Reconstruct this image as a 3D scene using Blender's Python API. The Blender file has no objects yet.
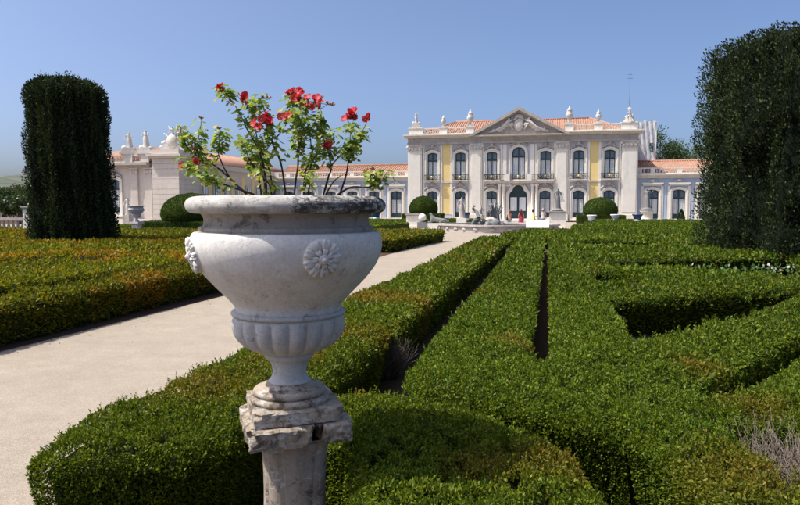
import bpy, math, random
import numpy as np
from mathutils import Vector, Matrix
from mathutils.geometry import tessellate_polygon

R = math.radians
scene = bpy.context.scene
COL = scene.collection

# ------------------------------------------------------------------ camera
EYE = 1.9
YAW = R(12.8)
PITCH = R(4.0)
cam_d = bpy.data.cameras.new('camera')
cam = bpy.data.objects.new('camera', cam_d)
COL.objects.link(cam)
cam.location = (0, 0, EYE)
cam.rotation_euler = (R(90) - PITCH, 0, YAW)
cam_d.sensor_width = 36
cam_d.lens = 29.25
cam_d.clip_end = 5000
cam_d.clip_start = .05
scene.camera = cam

# ------------------------------------------------------------------ sky, sun, exposure
SUN_EL = R(60)
SUN_AZ = R(21)          # measured from west (-X) towards south (-Y)
sun_dir = Vector((-math.cos(SUN_AZ) * math.cos(SUN_EL), -math.sin(SUN_AZ) * math.cos(SUN_EL), math.sin(SUN_EL)))
world = bpy.data.worlds.new('World')
scene.world = world
world.use_nodes = True
wn = world.node_tree.nodes
wl = world.node_tree.links
wn.clear()
wo = wn.new('ShaderNodeOutputWorld')
bg = wn.new('ShaderNodeBackground')
sky = wn.new('ShaderNodeTexSky')
sky.sky_type = 'NISHITA'
sky.sun_disc = False
sky.sun_elevation = SUN_EL
sky.sun_rotation = math.atan2(sun_dir.x, sun_dir.y)
sky.air_density = .6
sky.dust_density = 4.
sky.ozone_density = 5.5
sky.altitude = 100
bg.inputs['Strength'].default_value = .142
wl.new(sky.outputs[0], bg.inputs['Color'])
wl.new(bg.outputs[0], wo.inputs[0])
sl = bpy.data.lights.new('sun', 'SUN')
sl.energy = 4.0
sl.angle = R(.5)
sl.color = (1, .945, .865)
so = bpy.data.objects.new('sun', sl)
COL.objects.link(so)
so.rotation_euler = sun_dir.to_track_quat('Z', 'Y').to_euler()
so.location = (-20, -10, 30)
vs = scene.view_settings
vs.view_transform = 'Standard'
vs.look = 'None'
vs.exposure = .64
vs.gamma = 1
vs.use_curve_mapping = False

# ------------------------------------------------------------------ helpers
rng = np.random.default_rng(7)
random.seed(7)


def tag(o, label=None, cat=None, group=None, kind=None):
    if label: o['label'] = label
    if cat: o['category'] = cat
    if group: o['group'] = group
    if kind: o['kind'] = kind
    return o


def empty(name, loc=(0, 0, 0), rz=0, parent=None):
    o = bpy.data.objects.new(name, None)
    COL.objects.link(o)
    o.empty_display_size = .2
    o.location = loc
    o.rotation_euler = (0, 0, rz)
    if parent: o.parent = parent
    return o


def link(name, me, mat=None, parent=None, loc=(0, 0, 0), rot=(0, 0, 0), scale=None):
    o = bpy.data.objects.new(name, me)
    COL.objects.link(o)
    if mat is not None and not me.materials: me.materials.append(mat)
    if parent: o.parent = parent
    o.location = loc
    o.rotation_euler = rot
    if scale is not None: o.scale = scale
    return o


def copy_tree(o, parent=None):
    c = o.copy()
    COL.objects.link(c)
    c.parent = parent
    for ch in list(o.children): copy_tree(ch, c)
    return c


def arch(cx, z0, z1, w, rise, n=8):
    """outline of an opening with a segmental head, counter-clockwise seen from -Y"""
    pts = [(cx - w, z0), (cx + w, z0)]
    if rise <= 0: return pts + [(cx + w, z1), (cx - w, z1)]
    rad = (w * w + rise * rise) / (2 * rise)
    a = math.asin(min(1, w / rad))
    for k in range(n + 1):
        t = a - 2 * a * k / n
        pts.append((cx + rad * math.sin(t), z1 - rad + rad * math.cos(t)))
    return pts


def offset_poly(pts, d):
    """moves every edge of a polygon outwards by d (counter-clockwise input)"""
    n = len(pts)
    out = []
    for i in range(n):
        p0 = Vector(pts[i - 1]); p1 = Vector(pts[i]); p2 = Vector(pts[(i + 1) % n])
        e1 = (p1 - p0).normalized(); e2 = (p2 - p1).normalized()
        n1 = Vector((e1.y, -e1.x)); n2 = Vector((e2.y, -e2.x))
        m = n1 + n2
        if m.length < 1e-6: m = n1.copy()
        m.normalize()
        k = d / max(.35, m.dot(n1))
        out.append((p1.x + m.x * k, p1.y + m.y * k))
    return out


class MB:
    def __init__(s):
        s.v = []; s.f = []; s.sm = []

    def add(s, verts, faces, smooth=False):
        b = len(s.v)
        s.v.extend([tuple(p) for p in verts])
        s.f.extend([tuple(b + i for i in f) for f in faces])
        s.sm.extend([smooth] * len(faces))
        return s

    def box(s, x0, x1, y0, y1, z0, z1):
        v = [(x0, y0, z0), (x1, y0, z0), (x1, y1, z0), (x0, y1, z0), (x0, y0, z1), (x1, y0, z1), (x1, y1, z1), (x0, y1, z1)]
        return s.add(v, [(0, 3, 2, 1), (4, 5, 6, 7), (0, 1, 5, 4), (1, 2, 6, 5), (2, 3, 7, 6), (3, 0, 4, 7)])

    def prism(s, poly, y0, y1):
        """polygon in x,z extruded along y"""
        n = len(poly)
        v = [(x, y0, z) for x, z in poly] + [(x, y1, z) for x, z in poly]
        tri = tessellate_polygon([[Vector((x, z, 0)) for x, z in poly]])
        f = [(a, b, c) for a, b, c in tri] + [(n + a, n + c, n + b) for a, b, c in tri]
        f += [(i, n + i, n + (i + 1) % n, (i + 1) % n) for i in range(n)]
        return s.add(v, f)

    def flat(s, poly, z0, z1):
        """polygon in x,y extruded along z"""
        n = len(poly)
        v = [(x, y, z0) for x, y in poly] + [(x, y, z1) for x, y in poly]
        tri = tessellate_polygon([[Vector((x, y, 0)) for x, y in poly]])
        f = [(a, c, b) for a, b, c in tri] + [(n + a, n + b, n + c) for a, b, c in tri]
        f += [(i, (i + 1) % n, n + (i + 1) % n, n + i) for i in range(n)]
        return s.add(v, f)

    def ring(s, outer, inner, y0, y1):
        """frame between two outlines of the same length in x,z"""
        n = len(outer)
        v = [(x, y0, z) for x, z in outer] + [(x, y0, z) for x, z in inner] + [(x, y1, z) for x, z in outer] + [(x, y1, z) for x, z in inner]
        f = []
        for i in range(n):
            j = (i + 1) % n
            f += [(i, j, n + j, n + i), (2 * n + i, 3 * n + i, 3 * n + j, 2 * n + j), (i, 2 * n + i, 2 * n + j, j), (n + i, n + j, 3 * n + j, 3 * n + i)]
        return s.add(v, f)

    def lathe(s, prof, c=(0, 0), n=24, mod=None, smooth=True, cap=True):
        v = []; f = []
        for k, (r, z) in enumerate(prof):
            for i in range(n):
                a = 2 * math.pi * i / n
                rr = r if mod is None else mod(r, z, a)
                v.append((c[0] + rr * math.cos(a), c[1] + rr * math.sin(a), z))
        for k in range(len(prof) - 1):
            for i in range(n):
                j = (i + 1) % n
                f.append((k * n + i, k * n + j, (k + 1) * n + j, (k + 1) * n + i))
        s.add(v, f, smooth)
        if cap:
            b = len(s.v) - len(v)
            s.f.append(tuple(b + i for i in range(n))[::-1]); s.sm.append(False)
            t = b + (len(prof) - 1) * n
            s.f.append(tuple(t + i for i in range(n))); s.sm.append(False)
        return s

    def tube(s, pts, rad, n=6, smooth=True):
        pts = [Vector(p) for p in pts]
        if not hasattr(rad, '__len__'): rad = [rad] * len(pts)
        v = []; f = []
        up = Vector((.13, .31, .94))
        for k, p in enumerate(pts):
            d = (pts[min(k + 1, len(pts) - 1)] - pts[max(k - 1, 0)]).normalized()
            a = d.cross(up)
            if a.length < .05: a = d.cross(Vector((1, 0, 0)))
            a.normalize(); b = d.cross(a)
            for i in range(n):
                t = 2 * math.pi * i / n
                v.append(p + (a * math.cos(t) + b * math.sin(t)) * rad[k])
        for k in range(len(pts) - 1):
            for i in range(n):
                j = (i + 1) % n
                f.append((k * n + i, k * n + j, (k + 1) * n + j, (k + 1) * n + i))
        f.append(tuple(range(n))[::-1]); f.append(tuple((len(pts) - 1) * n + i for i in range(n)))
        return s.add(v, f, smooth)

    def blob(s, c, r, rot=None, nu=10, nv=7, jit=0.):
        if not hasattr(r, '__len__'): r = (r, r, r)
        M = rot if rot is not None else Matrix.Identity(3)
        v = []; f = []
        for k in range(nv + 1):
            ph = math.pi * k / nv
            for i in range(nu):
                a = 2 * math.pi * i / nu
                q = 1 + (random.uniform(-jit, jit) if jit else 0)
                p = Vector((r[0] * math.sin(ph) * math.cos(a), r[1] * math.sin(ph) * math.sin(a), r[2] * math.cos(ph))) * q
                v.append(Vector(c) + M @ p)
        for k in range(nv):
            for i in range(nu):
                j = (i + 1) % nu
                f.append((k * nu + i, (k + 1) * nu + i, (k + 1) * nu + j, k * nu + j))
        return s.add(v, f, True)

    def mesh(s, name, mat=None):
        me = bpy.data.meshes.new(name)
        me.from_pydata(s.v, [], s.f)
        me.polygons.foreach_set('use_smooth', s.sm)
        if mat is not None: me.materials.append(mat)
        me.update()
        return me

    def build(s, name, mat, parent=None, loc=(0, 0, 0), rot=(0, 0, 0)):
        return link(name, s.mesh(name, mat), None, parent, loc, rot)


# ------------------------------------------------------------------ materials
def new_mat(name):
    m = bpy.data.materials.new(name)
    m.use_nodes = True
    nt = m.node_tree
    nt.nodes.clear()
    o = nt.nodes.new('ShaderNodeOutputMaterial')
    b = nt.nodes.new('ShaderNodeBsdfPrincipled')
    nt.links.new(b.outputs[0], o.inputs[0])
    return m, nt, b, o


def noise(nt, scale, detail=6, rough=.6, vec=None, dist=0.):
    n = nt.nodes.new('ShaderNodeTexNoise')
    n.inputs['Scale'].default_value = scale
    n.inputs['Detail'].default_value = detail
    n.inputs['Roughness'].default_value = rough
    n.inputs['Distortion'].default_value = dist
    if vec is not None: nt.links.new(vec, n.inputs['Vector'])
    return n.outputs['Fac']


def ramp(nt, fac, stops):
    r = nt.nodes.new('ShaderNodeValToRGB')
    nt.links.new(fac, r.inputs[0])
    e = r.color_ramp.elements
    while len(e) < len(stops): e.new(.5)
    for k, (p, c) in enumerate(stops):
        e[k].position = p
        e[k].color = (c, c, c, 1) if not hasattr(c, '__len__') else (*c, 1)
    return r.outputs[0]


def mix(nt, fac, a, b, mode='MIX'):
    m = nt.nodes.new('ShaderNodeMix')
    m.data_type = 'RGBA'
    m.blend_type = mode
    for s, v in ((m.inputs[0], fac), (m.inputs[6], a), (m.inputs[7], b)):
        if hasattr(v, 'is_output'): nt.links.new(v, s)
        elif hasattr(v, '__len__'): s.default_value = (*v, 1)
        else: s.default_value = v
    return m.outputs[2]


def bump(nt, b, h, strength=.4, dist=.02):
    n = nt.nodes.new('ShaderNodeBump')
    n.inputs['Strength'].default_value = strength
    n.inputs['Distance'].default_value = dist
    nt.links.new(h, n.inputs['Height'])
    nt.links.new(n.outputs[0], b.inputs['Normal'])


def objcoord(nt, scale=(1, 1, 1), world_space=False):
    if world_space:
        g = nt.nodes.new('ShaderNodeNewGeometry'); src = g.outputs['Position']
    else:
        g = nt.nodes.new('ShaderNodeTexCoord'); src = g.outputs['Object']
    m = nt.nodes.new('ShaderNodeMapping')
    m.inputs['Scale'].default_value = scale
    nt.links.new(src, m.inputs[0])
    return m.outputs[0]


def plain(name, c, rough=.6, var=.12, scale=3., metallic=0., bmp=0., spec=None, world_space=True):
    m, nt, b, o = new_mat(name)
    v = objcoord(nt, world_space=world_space)
    f = noise(nt, scale, 6, .6, v)
    lo = tuple(x * (1 - var) for x in c); hi = tuple(min(1, x * (1 + var)) for x in c)
    nt.links.new(ramp(nt, f, [(.3, lo), (.7, hi)]), b.inputs['Base Color'])
    b.inputs['Roughness'].default_value = rough
    b.inputs['Metallic'].default_value = metallic
    if spec is not None: b.inputs['Specular IOR Level'].default_value = spec
    if bmp: bump(nt, b, noise(nt, scale * 6, 8, .7, v), bmp, .02)
    return m


def weathered(name, c, dirt, amount=.5, scale=1., streak=True, bmp=.2):
    """pale building stone with grime of its own shape"""
    m, nt, b, o = new_mat(name)
    v = objcoord(nt, world_space=True)
    vs_ = objcoord(nt, (1.6, 1.6, .18), True)
    base = ramp(nt, noise(nt, .9 * scale, 7, .65, v), [(.3, tuple(x * .88 for x in c)), (.7, c)])
    d1 = ramp(nt, noise(nt, 2.2 * scale, 9, .7, v), [(.62 - .25 * amount, 0.), (.78, amount)])
    col = mix(nt, d1, base, dirt)
    if streak:
        d2 = ramp(nt, noise(nt, 1.3 * scale, 8, .7, vs_), [(.52, 0.), (.8, amount * .9)])
        col = mix(nt, d2, col, tuple(x * .8 for x in dirt))
    nt.links.new(col, b.inputs['Base Color'])
    b.inputs['Roughness'].default_value = .8
    bump(nt, b, noise(nt, 9 * scale, 8, .7, v), bmp, .03)
    return m


def leafmat(name, trans=.35, rough=.45, spec=.35):
    """colour comes from the leaf's own tint stored on the mesh"""
    m, nt, b, o = new_mat(name)
    a = nt.nodes.new('ShaderNodeAttribute'); a.attribute_name = 'tint'
    nt.links.new(a.outputs['Color'], b.inputs['Base Color'])
    b.inputs['Roughness'].default_value = rough
    b.inputs['Specular IOR Level'].default_value = spec
    t = nt.nodes.new('ShaderNodeBsdfTranslucent')
    g = mix(nt, 1., a.outputs['Color'], (1.25, 1.2, .5), 'MULTIPLY')
    nt.links.new(g, t.inputs['Color'])
    ms = nt.nodes.new('ShaderNodeMixShader')
    ms.inputs[0].default_value = trans
    nt.links.new(b.outputs[0], ms.inputs[1]); nt.links.new(t.outputs[0], ms.inputs[2])
    nt.links.new(ms.outputs[0], o.inputs[0])
    return m


M = {}
M['stone'] = weathered('palace_stone', (.85, .79, .69), (.48, .42, .35), .40)
M['stone_warm'] = weathered('pavilion_stone', (.66, .585, .51), (.40, .345, .295), .5)
M['stone_trim'] = weathered('palace_trim_stone', (.72, .655, .59), (.27, .235, .205), .62)
M['stone_grey'] = weathered('palace_grey_stone', (.50, .445, .395), (.21, .185, .165), .7)
M['cornice'] = weathered('palace_cornice_stone', (.81, .75, .66), (.36, .315, .27), .45)
M['blue'] = weathered('blue_lime_plaster', (.45, .52, .63), (.5, .5, .52), .35)
M['lavender'] = weathered('pale_lavender_plaster', (.60, .595, .635), (.5, .47, .46), .4)
M['yellow'] = weathered('yellow_lime_plaster', (.88, .66, .27), (.8, .66, .4), .3)
M['statue'] = weathered('statue_marble', (.66, .62, .56), (.22, .20, .18), .6, 2.5)
M['statue_dark'] = weathered('statue_lead', (.22, .22, .215), (.09, .085, .08), .6, 3)
M['frame'] = plain('dark_green_window_paint', (.022, .045, .05), .35, .2)
M['bar'] = plain('white_window_paint', (.78, .78, .76), .5, .06)
M['iron'] = plain('black_iron', (.02, .02, .022), .45, .2)
M['gold'] = plain('gilded_boss', (.75, .55, .16), .35, .1, metallic=.5)
M['ceramic'] = plain('white_glazed_ceramic', (.72, .72, .72), .25, .08)
M['ceramic_blue'] = plain('blue_glazed_ceramic', (.045, .075, .16), .25, .2)
M['sheet'] = plain('white_scaffold_sheet', (.62, .62, .62), .8, .2, 1.2)
M['steel'] = plain('galvanised_steel', (.35, .36, .37), .4, .15, metallic=.6)
M['sign'] = plain('white_sign_panel', (.85, .85, .85), .5, .02)
M['bark'] = plain('bark', (.10, .075, .055), .9, .35, 8, bmp=.5)
M['soil'] = plain('soil', (.10, .07, .05), .95, .35, 12, bmp=.6)


def pane_mat():
    m, nt, b, o = new_mat('window_glass_before_white_curtain')
    v = objcoord(nt, (1, 1, .6), True)
    nt.links.new(ramp(nt, noise(nt, 1.1, 3, .5, v), [(.35, (.62, .67, .72)), (.65, (.86, .87, .87))]), b.inputs['Base Color'])
    b.inputs['Roughness'].default_value = .09
    b.inputs['Specular IOR Level'].default_value = .6
    return m


M['pane'] = pane_mat()
M['pane_dark'] = plain('upper_light_glass', (.13, .18, .23), .08, .3, 1.5, spec=.6)


def tile_mat():
    m, nt, b, o = new_mat('terracotta_tile')
    v = objcoord(nt, world_space=True)
    c = ramp(nt, noise(nt, 1.4, 8, .7, v), [(.25, (.26, .13, .08)), (.55, (.38, .205, .135)), (.8, (.50, .33, .235))])
    nt.links.new(c, b.inputs['Base Color'])
    b.inputs['Roughness'].default_value = .85
    return m


M['tile'] = tile_mat()


def gravel_mat(name, c, dark, speck):
    m, nt, b, o = new_mat(name)
    v = objcoord(nt, world_space=True)
    big = ramp(nt, noise(nt, .35, 5, .6, v), [(.3, tuple(x * .90 for x in c)), (.7, c)])
    mid = ramp(nt, noise(nt, 2.2, 12, .78, v), [(.35, .84), (.65, 1.07)])
    col = mix(nt, 1., big, mid, 'MULTIPLY')
    vo = nt.nodes.new('ShaderNodeTexVoronoi')
    vo.inputs['Scale'].default_value = 150
    nt.links.new(v, vo.inputs['Vector'])
    pe = nt.nodes.new('ShaderNodeSeparateColor')
    nt.links.new(vo.outputs['Color'], pe.inputs[0])
    stone = ramp(nt, pe.outputs[0], [(0, .62), (.5, .98), (1, 1.22)])
    col = mix(nt, speck, col, mix(nt, 1., col, stone, 'MULTIPLY'))
    d = ramp(nt, noise(nt, 1.2, 9, .75, v, 1.), [(.56, 0.), (.8, .5)])
    col = mix(nt, d, col, dark)
    nt.links.new(col, b.inputs['Base Color'])
    b.inputs['Roughness'].default_value = .95
    b.inputs['Specular IOR Level'].default_value = .142
    h = mix(nt, .5, vo.outputs['Distance'], noise(nt, 45, 12, .85, v))
    bump(nt, b, h, .7, .010)
    return m


M['gravel'] = gravel_mat('sandy_gravel', (.365, .308, .242), (.27, .215, .16), .7)
M['earth'] = gravel_mat('bare_earth', (.075, .046, .030), (.04, .026, .018), .7)
M['leaf'] = leafmat('box_leaf', .36, .5, .2)
M['yew'] = leafmat('yew_leaf', .12, .6, .2)
M['tree_leaf'] = leafmat('broad_leaf', .3)
M['geranium_leaf'] = None


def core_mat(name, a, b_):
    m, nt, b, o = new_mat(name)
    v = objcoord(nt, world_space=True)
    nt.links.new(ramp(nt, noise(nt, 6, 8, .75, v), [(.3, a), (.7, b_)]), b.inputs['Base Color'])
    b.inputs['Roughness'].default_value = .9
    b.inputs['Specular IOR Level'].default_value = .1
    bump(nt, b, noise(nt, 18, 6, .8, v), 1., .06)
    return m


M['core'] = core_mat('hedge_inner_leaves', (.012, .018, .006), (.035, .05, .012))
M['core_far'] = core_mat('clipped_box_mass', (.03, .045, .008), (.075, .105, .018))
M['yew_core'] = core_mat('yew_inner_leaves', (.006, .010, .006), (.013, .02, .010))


# ------------------------------------------------------------------ leaf clouds
def vnoise(x, y, seed=0):
    """smooth value noise in the plane, 0..1"""
    xi = np.floor(x).astype(np.int64); yi = np.floor(y).astype(np.int64)
    fx = x - xi; fy = y - yi
    fx = fx * fx * (3 - 2 * fx); fy = fy * fy * (3 - 2 * fy)

    def h(a, b):
        n = (a * 374761393 + b * 668265263 + seed * 1442695041) & 0x7fffffff
        n = ((n ^ (n >> 13)) * 1274126177) & 0x7fffffff
        return ((n ^ (n >> 16)) & 0xffff) / 65535.
    return (h(xi, yi) * (1 - fx) + h(xi + 1, yi) * fx) * (1 - fy) + (h(xi, yi + 1) * (1 - fx) + h(xi + 1, yi + 1) * fx) * fy


def unit(a):
    return a / np.maximum(1e-9, np.linalg.norm(a, axis=1, keepdims=True))


def leaf_mesh(name, pos, axis, size, tint, mat, wr=.5, fold=.12, side_bias=None):
    n = len(pos)
    rnd = rng.normal(size=(n, 3))
    side = unit(np.cross(axis, rnd))
    nor = np.cross(side, axis)
    L = size[:, None]
    b = pos
    t = pos + axis * L
    m = pos + axis * L * .52
    l = m - side * L * wr * .5 + nor * L * fold
    r = m + side * L * wr * .5 + nor * L * fold
    v = np.stack([b, r, t, l], 1).reshape(-1, 3).astype(np.float32)
    me = bpy.data.meshes.new(name)
    me.vertices.add(4 * n)
    me.vertices.foreach_set('co', v.ravel())
    me.loops.add(4 * n)
    me.loops.foreach_set('vertex_index', np.arange(4 * n, dtype=np.int32))
    me.polygons.add(n)
    me.polygons.foreach_set('loop_start', np.arange(0, 4 * n, 4, dtype=np.int32))
    me.polygons.foreach_set('loop_total', np.full(n, 4, dtype=np.int32))
    ca = me.color_attributes.new('tint', 'FLOAT_COLOR', 'POINT')
    c4 = np.ones((n, 4, 4), np.float32)
    c4[:, :, :3] = tint[:, None, :]
    ca.data.foreach_set('color', c4.ravel())
    me.materials.append(mat)
    me.update(calc_edges=True)
    return me


def inside(x, y, polys):
    r = np.zeros(len(x), bool)
    for p in polys:
        n = len(p)
        for i in range(n):
            x0, y0 = p[i]; x1, y1 = p[(i + 1) % n]
            c = ((y0 > y) != (y1 > y)) & (x < (x1 - x0) * (y - y0) / (y1 - y0 + 1e-12) + x0)
            r ^= c
    return r


def edge_dist(x, y, polys):
    d = np.full(len(x), 9.)
    for p in polys:
        for i in range(len(p)):
            ax, ay = p[i]; bx, by = p[(i + 1) % len(p)]
            ex, ey = bx - ax, by - ay
            t = np.clip(((x - ax) * ex + (y - ay) * ey) / (ex * ex + ey * ey + 1e-12), 0, 1)
            d = np.minimum(d, np.hypot(x - ax - t * ex, y - ay - t * ey))
    return d


def lod(x, y):
    """leaf length and number per square metre; farther hedges carry larger, fewer leaf tufts"""
    d = np.hypot(x, y)
    L = np.clip(.0050 * d, .0215, .13)
    cov = np.where(d < 4.5, 2.1, np.where(d < 14, 1.5, .9))
    den = cov / (.25 * L * L)
    ang = np.abs((np.arctan2(-x, y) - YAW + np.pi) % (2 * np.pi) - np.pi)
    den = np.where(ang > R(44), den * .12, den)
    return L, den


GREEN = np.array([[.072, .118, .009], [.116, .166, .011], [.042, .076, .008], [.160, .200, .016]])


def tints(x, y, z, tone, yellow, seed):
    n = len(x)
    k = rng.integers(0, 4, n)
    c = GREEN[k] * rng.uniform(.75, 1.25, (n, 1))
    p = .6 * vnoise(x * .9, y * .9, seed) + .4 * vnoise(x * 3.1, y * 3.1, seed + 5)
    amt = np.clip((p - (1 - yellow)) * 5, 0, 1) * rng.uniform(.2, 1, n)
    dry = np.array([.25, .175, .022]) * rng.uniform(.6, 1.2, (n, 1))
    c = c * (1 - amt[:, None]) + dry * amt[:, None]
    q = vnoise(x * .35 + 9, y * .35, seed + 9)
    c = c * (.85 + .35 * q[:, None]) * np.array(tone)
    s = rng.uniform(0, 1, n) < .006
    c[s] = np.array([.32, .22, .08])
    return c


HEDGE_TRI = [0]


def round_poly(pts, r):
    out = []
    n = len(pts)
    for i in range(n):
        a, b, c = Vector(pts[i - 1]), Vector(pts[i]), Vector(pts[(i + 1) % n])
        d1 = min(r, .32 * (a - b).length); d2 = min(r, .32 * (c - b).length)
        p = b + (a - b).normalized() * d1; q = b + (c - b).normalized() * d2
        out += [tuple(p), tuple((p + 2 * b + q) / 4), tuple(q)]
    return out


def hedge(label, outer, holes=(), H=.63, tone=(1, 1, 1), yellow=.25, seed=1, far=False, group=None, rough=.045, gaps=(), dry=()):
    outer = [tuple(p) for p in outer]
    if not far: outer = round_poly(outer, .16)
    polys = [outer] + [list(h) for h in holes]

    def area(p): return .5 * sum(p[i - 1][0] * p[i][1] - p[i][0] * p[i - 1][1] for i in range(len(p)))
    if area(polys[0]) < 0: polys[0] = polys[0][::-1]
    for k in range(1, len(polys)):
        if area(polys[k]) > 0: polys[k] = polys[k][::-1]      # holes run clockwise: outward normal points into the void
    cx = sum(p[0] for p in outer) / len(outer); cy = sum(p[1] for p in outer) / len(outer)
    t = empty('box_hedge', (cx, cy, 0))
    tag(t, label, 'hedge', group)
    # inner mass
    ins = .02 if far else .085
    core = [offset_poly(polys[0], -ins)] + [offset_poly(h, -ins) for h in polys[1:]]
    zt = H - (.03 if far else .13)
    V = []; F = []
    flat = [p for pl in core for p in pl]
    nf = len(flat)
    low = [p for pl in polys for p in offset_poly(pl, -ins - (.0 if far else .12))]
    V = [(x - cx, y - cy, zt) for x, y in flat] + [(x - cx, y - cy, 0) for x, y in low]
    tri = tessellate_polygon([[Vector((x, y, 0)) for x, y in pl] for pl in core])
    for a, b, c in tri:
        A, B, C = flat[a], flat[b], flat[c]
        s = (B[0] - A[0]) * (C[1] - A[1]) - (B[1] - A[1]) * (C[0] - A[0])
        F.append((a, b, c) if s > 0 else (a, c, b))
    k = 0
    for pl in core:
        n = len(pl)
        for i in range(n):
            a = k + i; b = k + (i + 1) % n
            F.append((a, nf + a, nf + b, b))
        k += n
    me = bpy.data.meshes.new('inner_mass')
    me.from_pydata(V, [], F)
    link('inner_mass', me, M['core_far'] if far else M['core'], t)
    # leaves on top
    xs = [p[0] for p in outer]; ys = [p[1] for p in outer]
    cell = .5 if min(abs(y) for y in ys) < 12 else 1.5
    gx = np.arange(min(xs), max(xs), cell); gy = np.arange(min(ys), max(ys), cell)
    GX, GY = [a.ravel() for a in np.meshgrid(gx, gy)]
    L, den = lod(GX + cell / 2, GY + cell / 2)
    n = rng.poisson(den * cell * cell)
    X = np.repeat(GX, n) + rng.uniform(0, cell, n.sum()); Y = np.repeat(GY, n) + rng.uniform(0, cell, n.sum())
    S = np.repeat(L, n)
    ok = inside(X, Y, polys)
    X, Y, S = X[ok], Y[ok], S[ok]
    ed = edge_dist(X, Y, polys)
    wav = (vnoise(X * 2.3, Y * 2.3, seed) - .5) * rough * 1.6 + (vnoise(X * 7, Y * 7, seed + 2) - .5) * rough * 1.5 + (vnoise(X * .6, Y * .6, seed + 3) - .5) * .05
    pit = np.clip(vnoise(X * 15, Y * 15, seed + 21) * .6 + vnoise(X * 34, Y * 34, seed + 22) * .4 - .5, 0, 1) * np.clip(1.4 - np.hypot(X, Y) / 14, .25, 1)
    Z = H + wav - .14 * np.exp(-ed / .065) - rng.exponential(.7, len(X)) * S * .6 - pit * .36
    pos = np.stack([X, Y, Z], 1)
    ax = unit(np.array([0, 0, .75]) + rng.normal(size=(len(X), 3)) * .55)
    P = [pos]; A = [ax]; SZ = [S]
    # leaves on the clipped sides
    for pl in polys:
        for i in range(len(pl)):
            a = np.array(pl[i]); b = np.array(pl[(i + 1) % len(pl)])
            ln = np.hypot(*(b - a))
            if ln < 1e-6: continue
            e = (b - a) / ln; nrm = np.array([e[1], -e[0]])
            m = max(1, int(ln / cell))
            mid = a + (b - a) * ((np.arange(m) + .5) / m)[:, None]
            L, den = lod(mid[:, 0], mid[:, 1])
            facing = (mid * nrm).sum(1) < 0
            den = den * np.where(facing, .95, .16)
            cnt = rng.poisson(den * ln / m * H)
            u = (np.repeat(np.arange(m), cnt) + rng.uniform(0, 1, cnt.sum())) / m
            S = np.repeat(L, cnt)
            z = rng.uniform(.01, 1, len(u)) ** .85 * (H - .02)
            qq = a + (b - a) * u[:, None]
            bul = (vnoise((qq[:, 0] * .8 + qq[:, 1] * .7) * 2.6 + 40, z * 3 + (qq[:, 0] - qq[:, 1]), seed + 11) - .5) * rough * 2.0 - .09 * np.exp(-(H - z) / .06) - .14 * (1 - z / H)
            q = a + (b - a) * u[:, None] + nrm * (bul - S * .55 - rng.exponential(.5, len(u)) * S * .5)[:, None]
            P.append(np.column_stack([q, z]))
            A.append(unit(np.array([nrm[0] * .8, nrm[1] * .8, .12]) + rng.normal(size=(len(u), 3)) * .5))
            SZ.append(S)
    # young shoots standing above the clipped plane
    if not far:
        near = np.hypot(pos[:, 0], pos[:, 1]) < 9
        idx = np.nonzero(near)[0]
        if len(idx):
            idx = rng.choice(idx, max(1, len(idx) // 45), replace=False)
            for j in range(8):
                s = SZ[0][idx]
                lean = unit(np.array([0, 0, 1.]) + rng.normal(size=(len(idx), 3)) * .22) if j == 0 else lean
                h = s * (.2 + .30 * j)
                P.append(pos[idx] + lean * h[:, None])
                A.append(unit(lean * (.55 + .06 * j) + rng.normal(size=(len(idx), 3)) * .5))
                SZ.append(s * (1.05 - .05 * j))
    P = np.vstack(P); A = np.vstack(A); SZ = np.concatenate(SZ) * rng.uniform(.7, 1.3, sum(len(s) for s in SZ))
    T = tints(P[:, 0], P[:, 1], P[:, 2], tone, yellow, seed)
    for (dx, dy_, dr) in dry:                                   # patches of scorched leaves
        k_ = np.clip(1.1 - np.hypot(P[:, 0] - dx, P[:, 1] - dy_) / dr, 0, 1) * rng.uniform(.1, 1.1, len(P))
        k_ = np.clip(k_, 0, 1)[:, None]
        T = T * (1 - k_) + np.array([.25, .16, .024]) * rng.uniform(.55, 1.2, (len(P), 1)) * k_
    if len(gaps):
        for (gx_, gy_, gr) in gaps:
            dd = np.hypot(P[:, 0] - gx_, P[:, 1] - gy_) / gr
            keep = rng.uniform(0, 1, len(P)) < np.clip((dd - .55) * 3, .04, 1)
            P, A, SZ, T = P[keep], A[keep], SZ[keep], T[keep]
    HEDGE_TRI[0] += 2 * len(P)
    me = leaf_mesh('foliage', P - np.array([cx, cy, 0]), A, SZ, T, M['leaf'])
    f = link('foliage', me, None, t)
    f['kind'] = 'stuff'
    return t


# ------------------------------------------------------------------ ground, path, hills
g = MB(); g.add([(-2500, -2500, 0), (2500, -2500, 0), (2500, 2500, 0), (-2500, 2500, 0)], [(0, 1, 2, 3)])
tag(g.build('ground', M['earth']), kind='structure')
pth = [(-7.6, -6), (-2.4, -6), (-2.4, 30), (-1.2, 37.2), (3, 38), (26, 38.5), (26, 86), (-60, 86), (-60, 36.5), (-6, 36.5), (-6.2, 24)]
g = MB(); g.add([(x, y, .004) for x, y in pth], [tuple(range(len(pth)))])
tag(g.build('gravel_path', M['gravel']), kind='structure')

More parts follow.
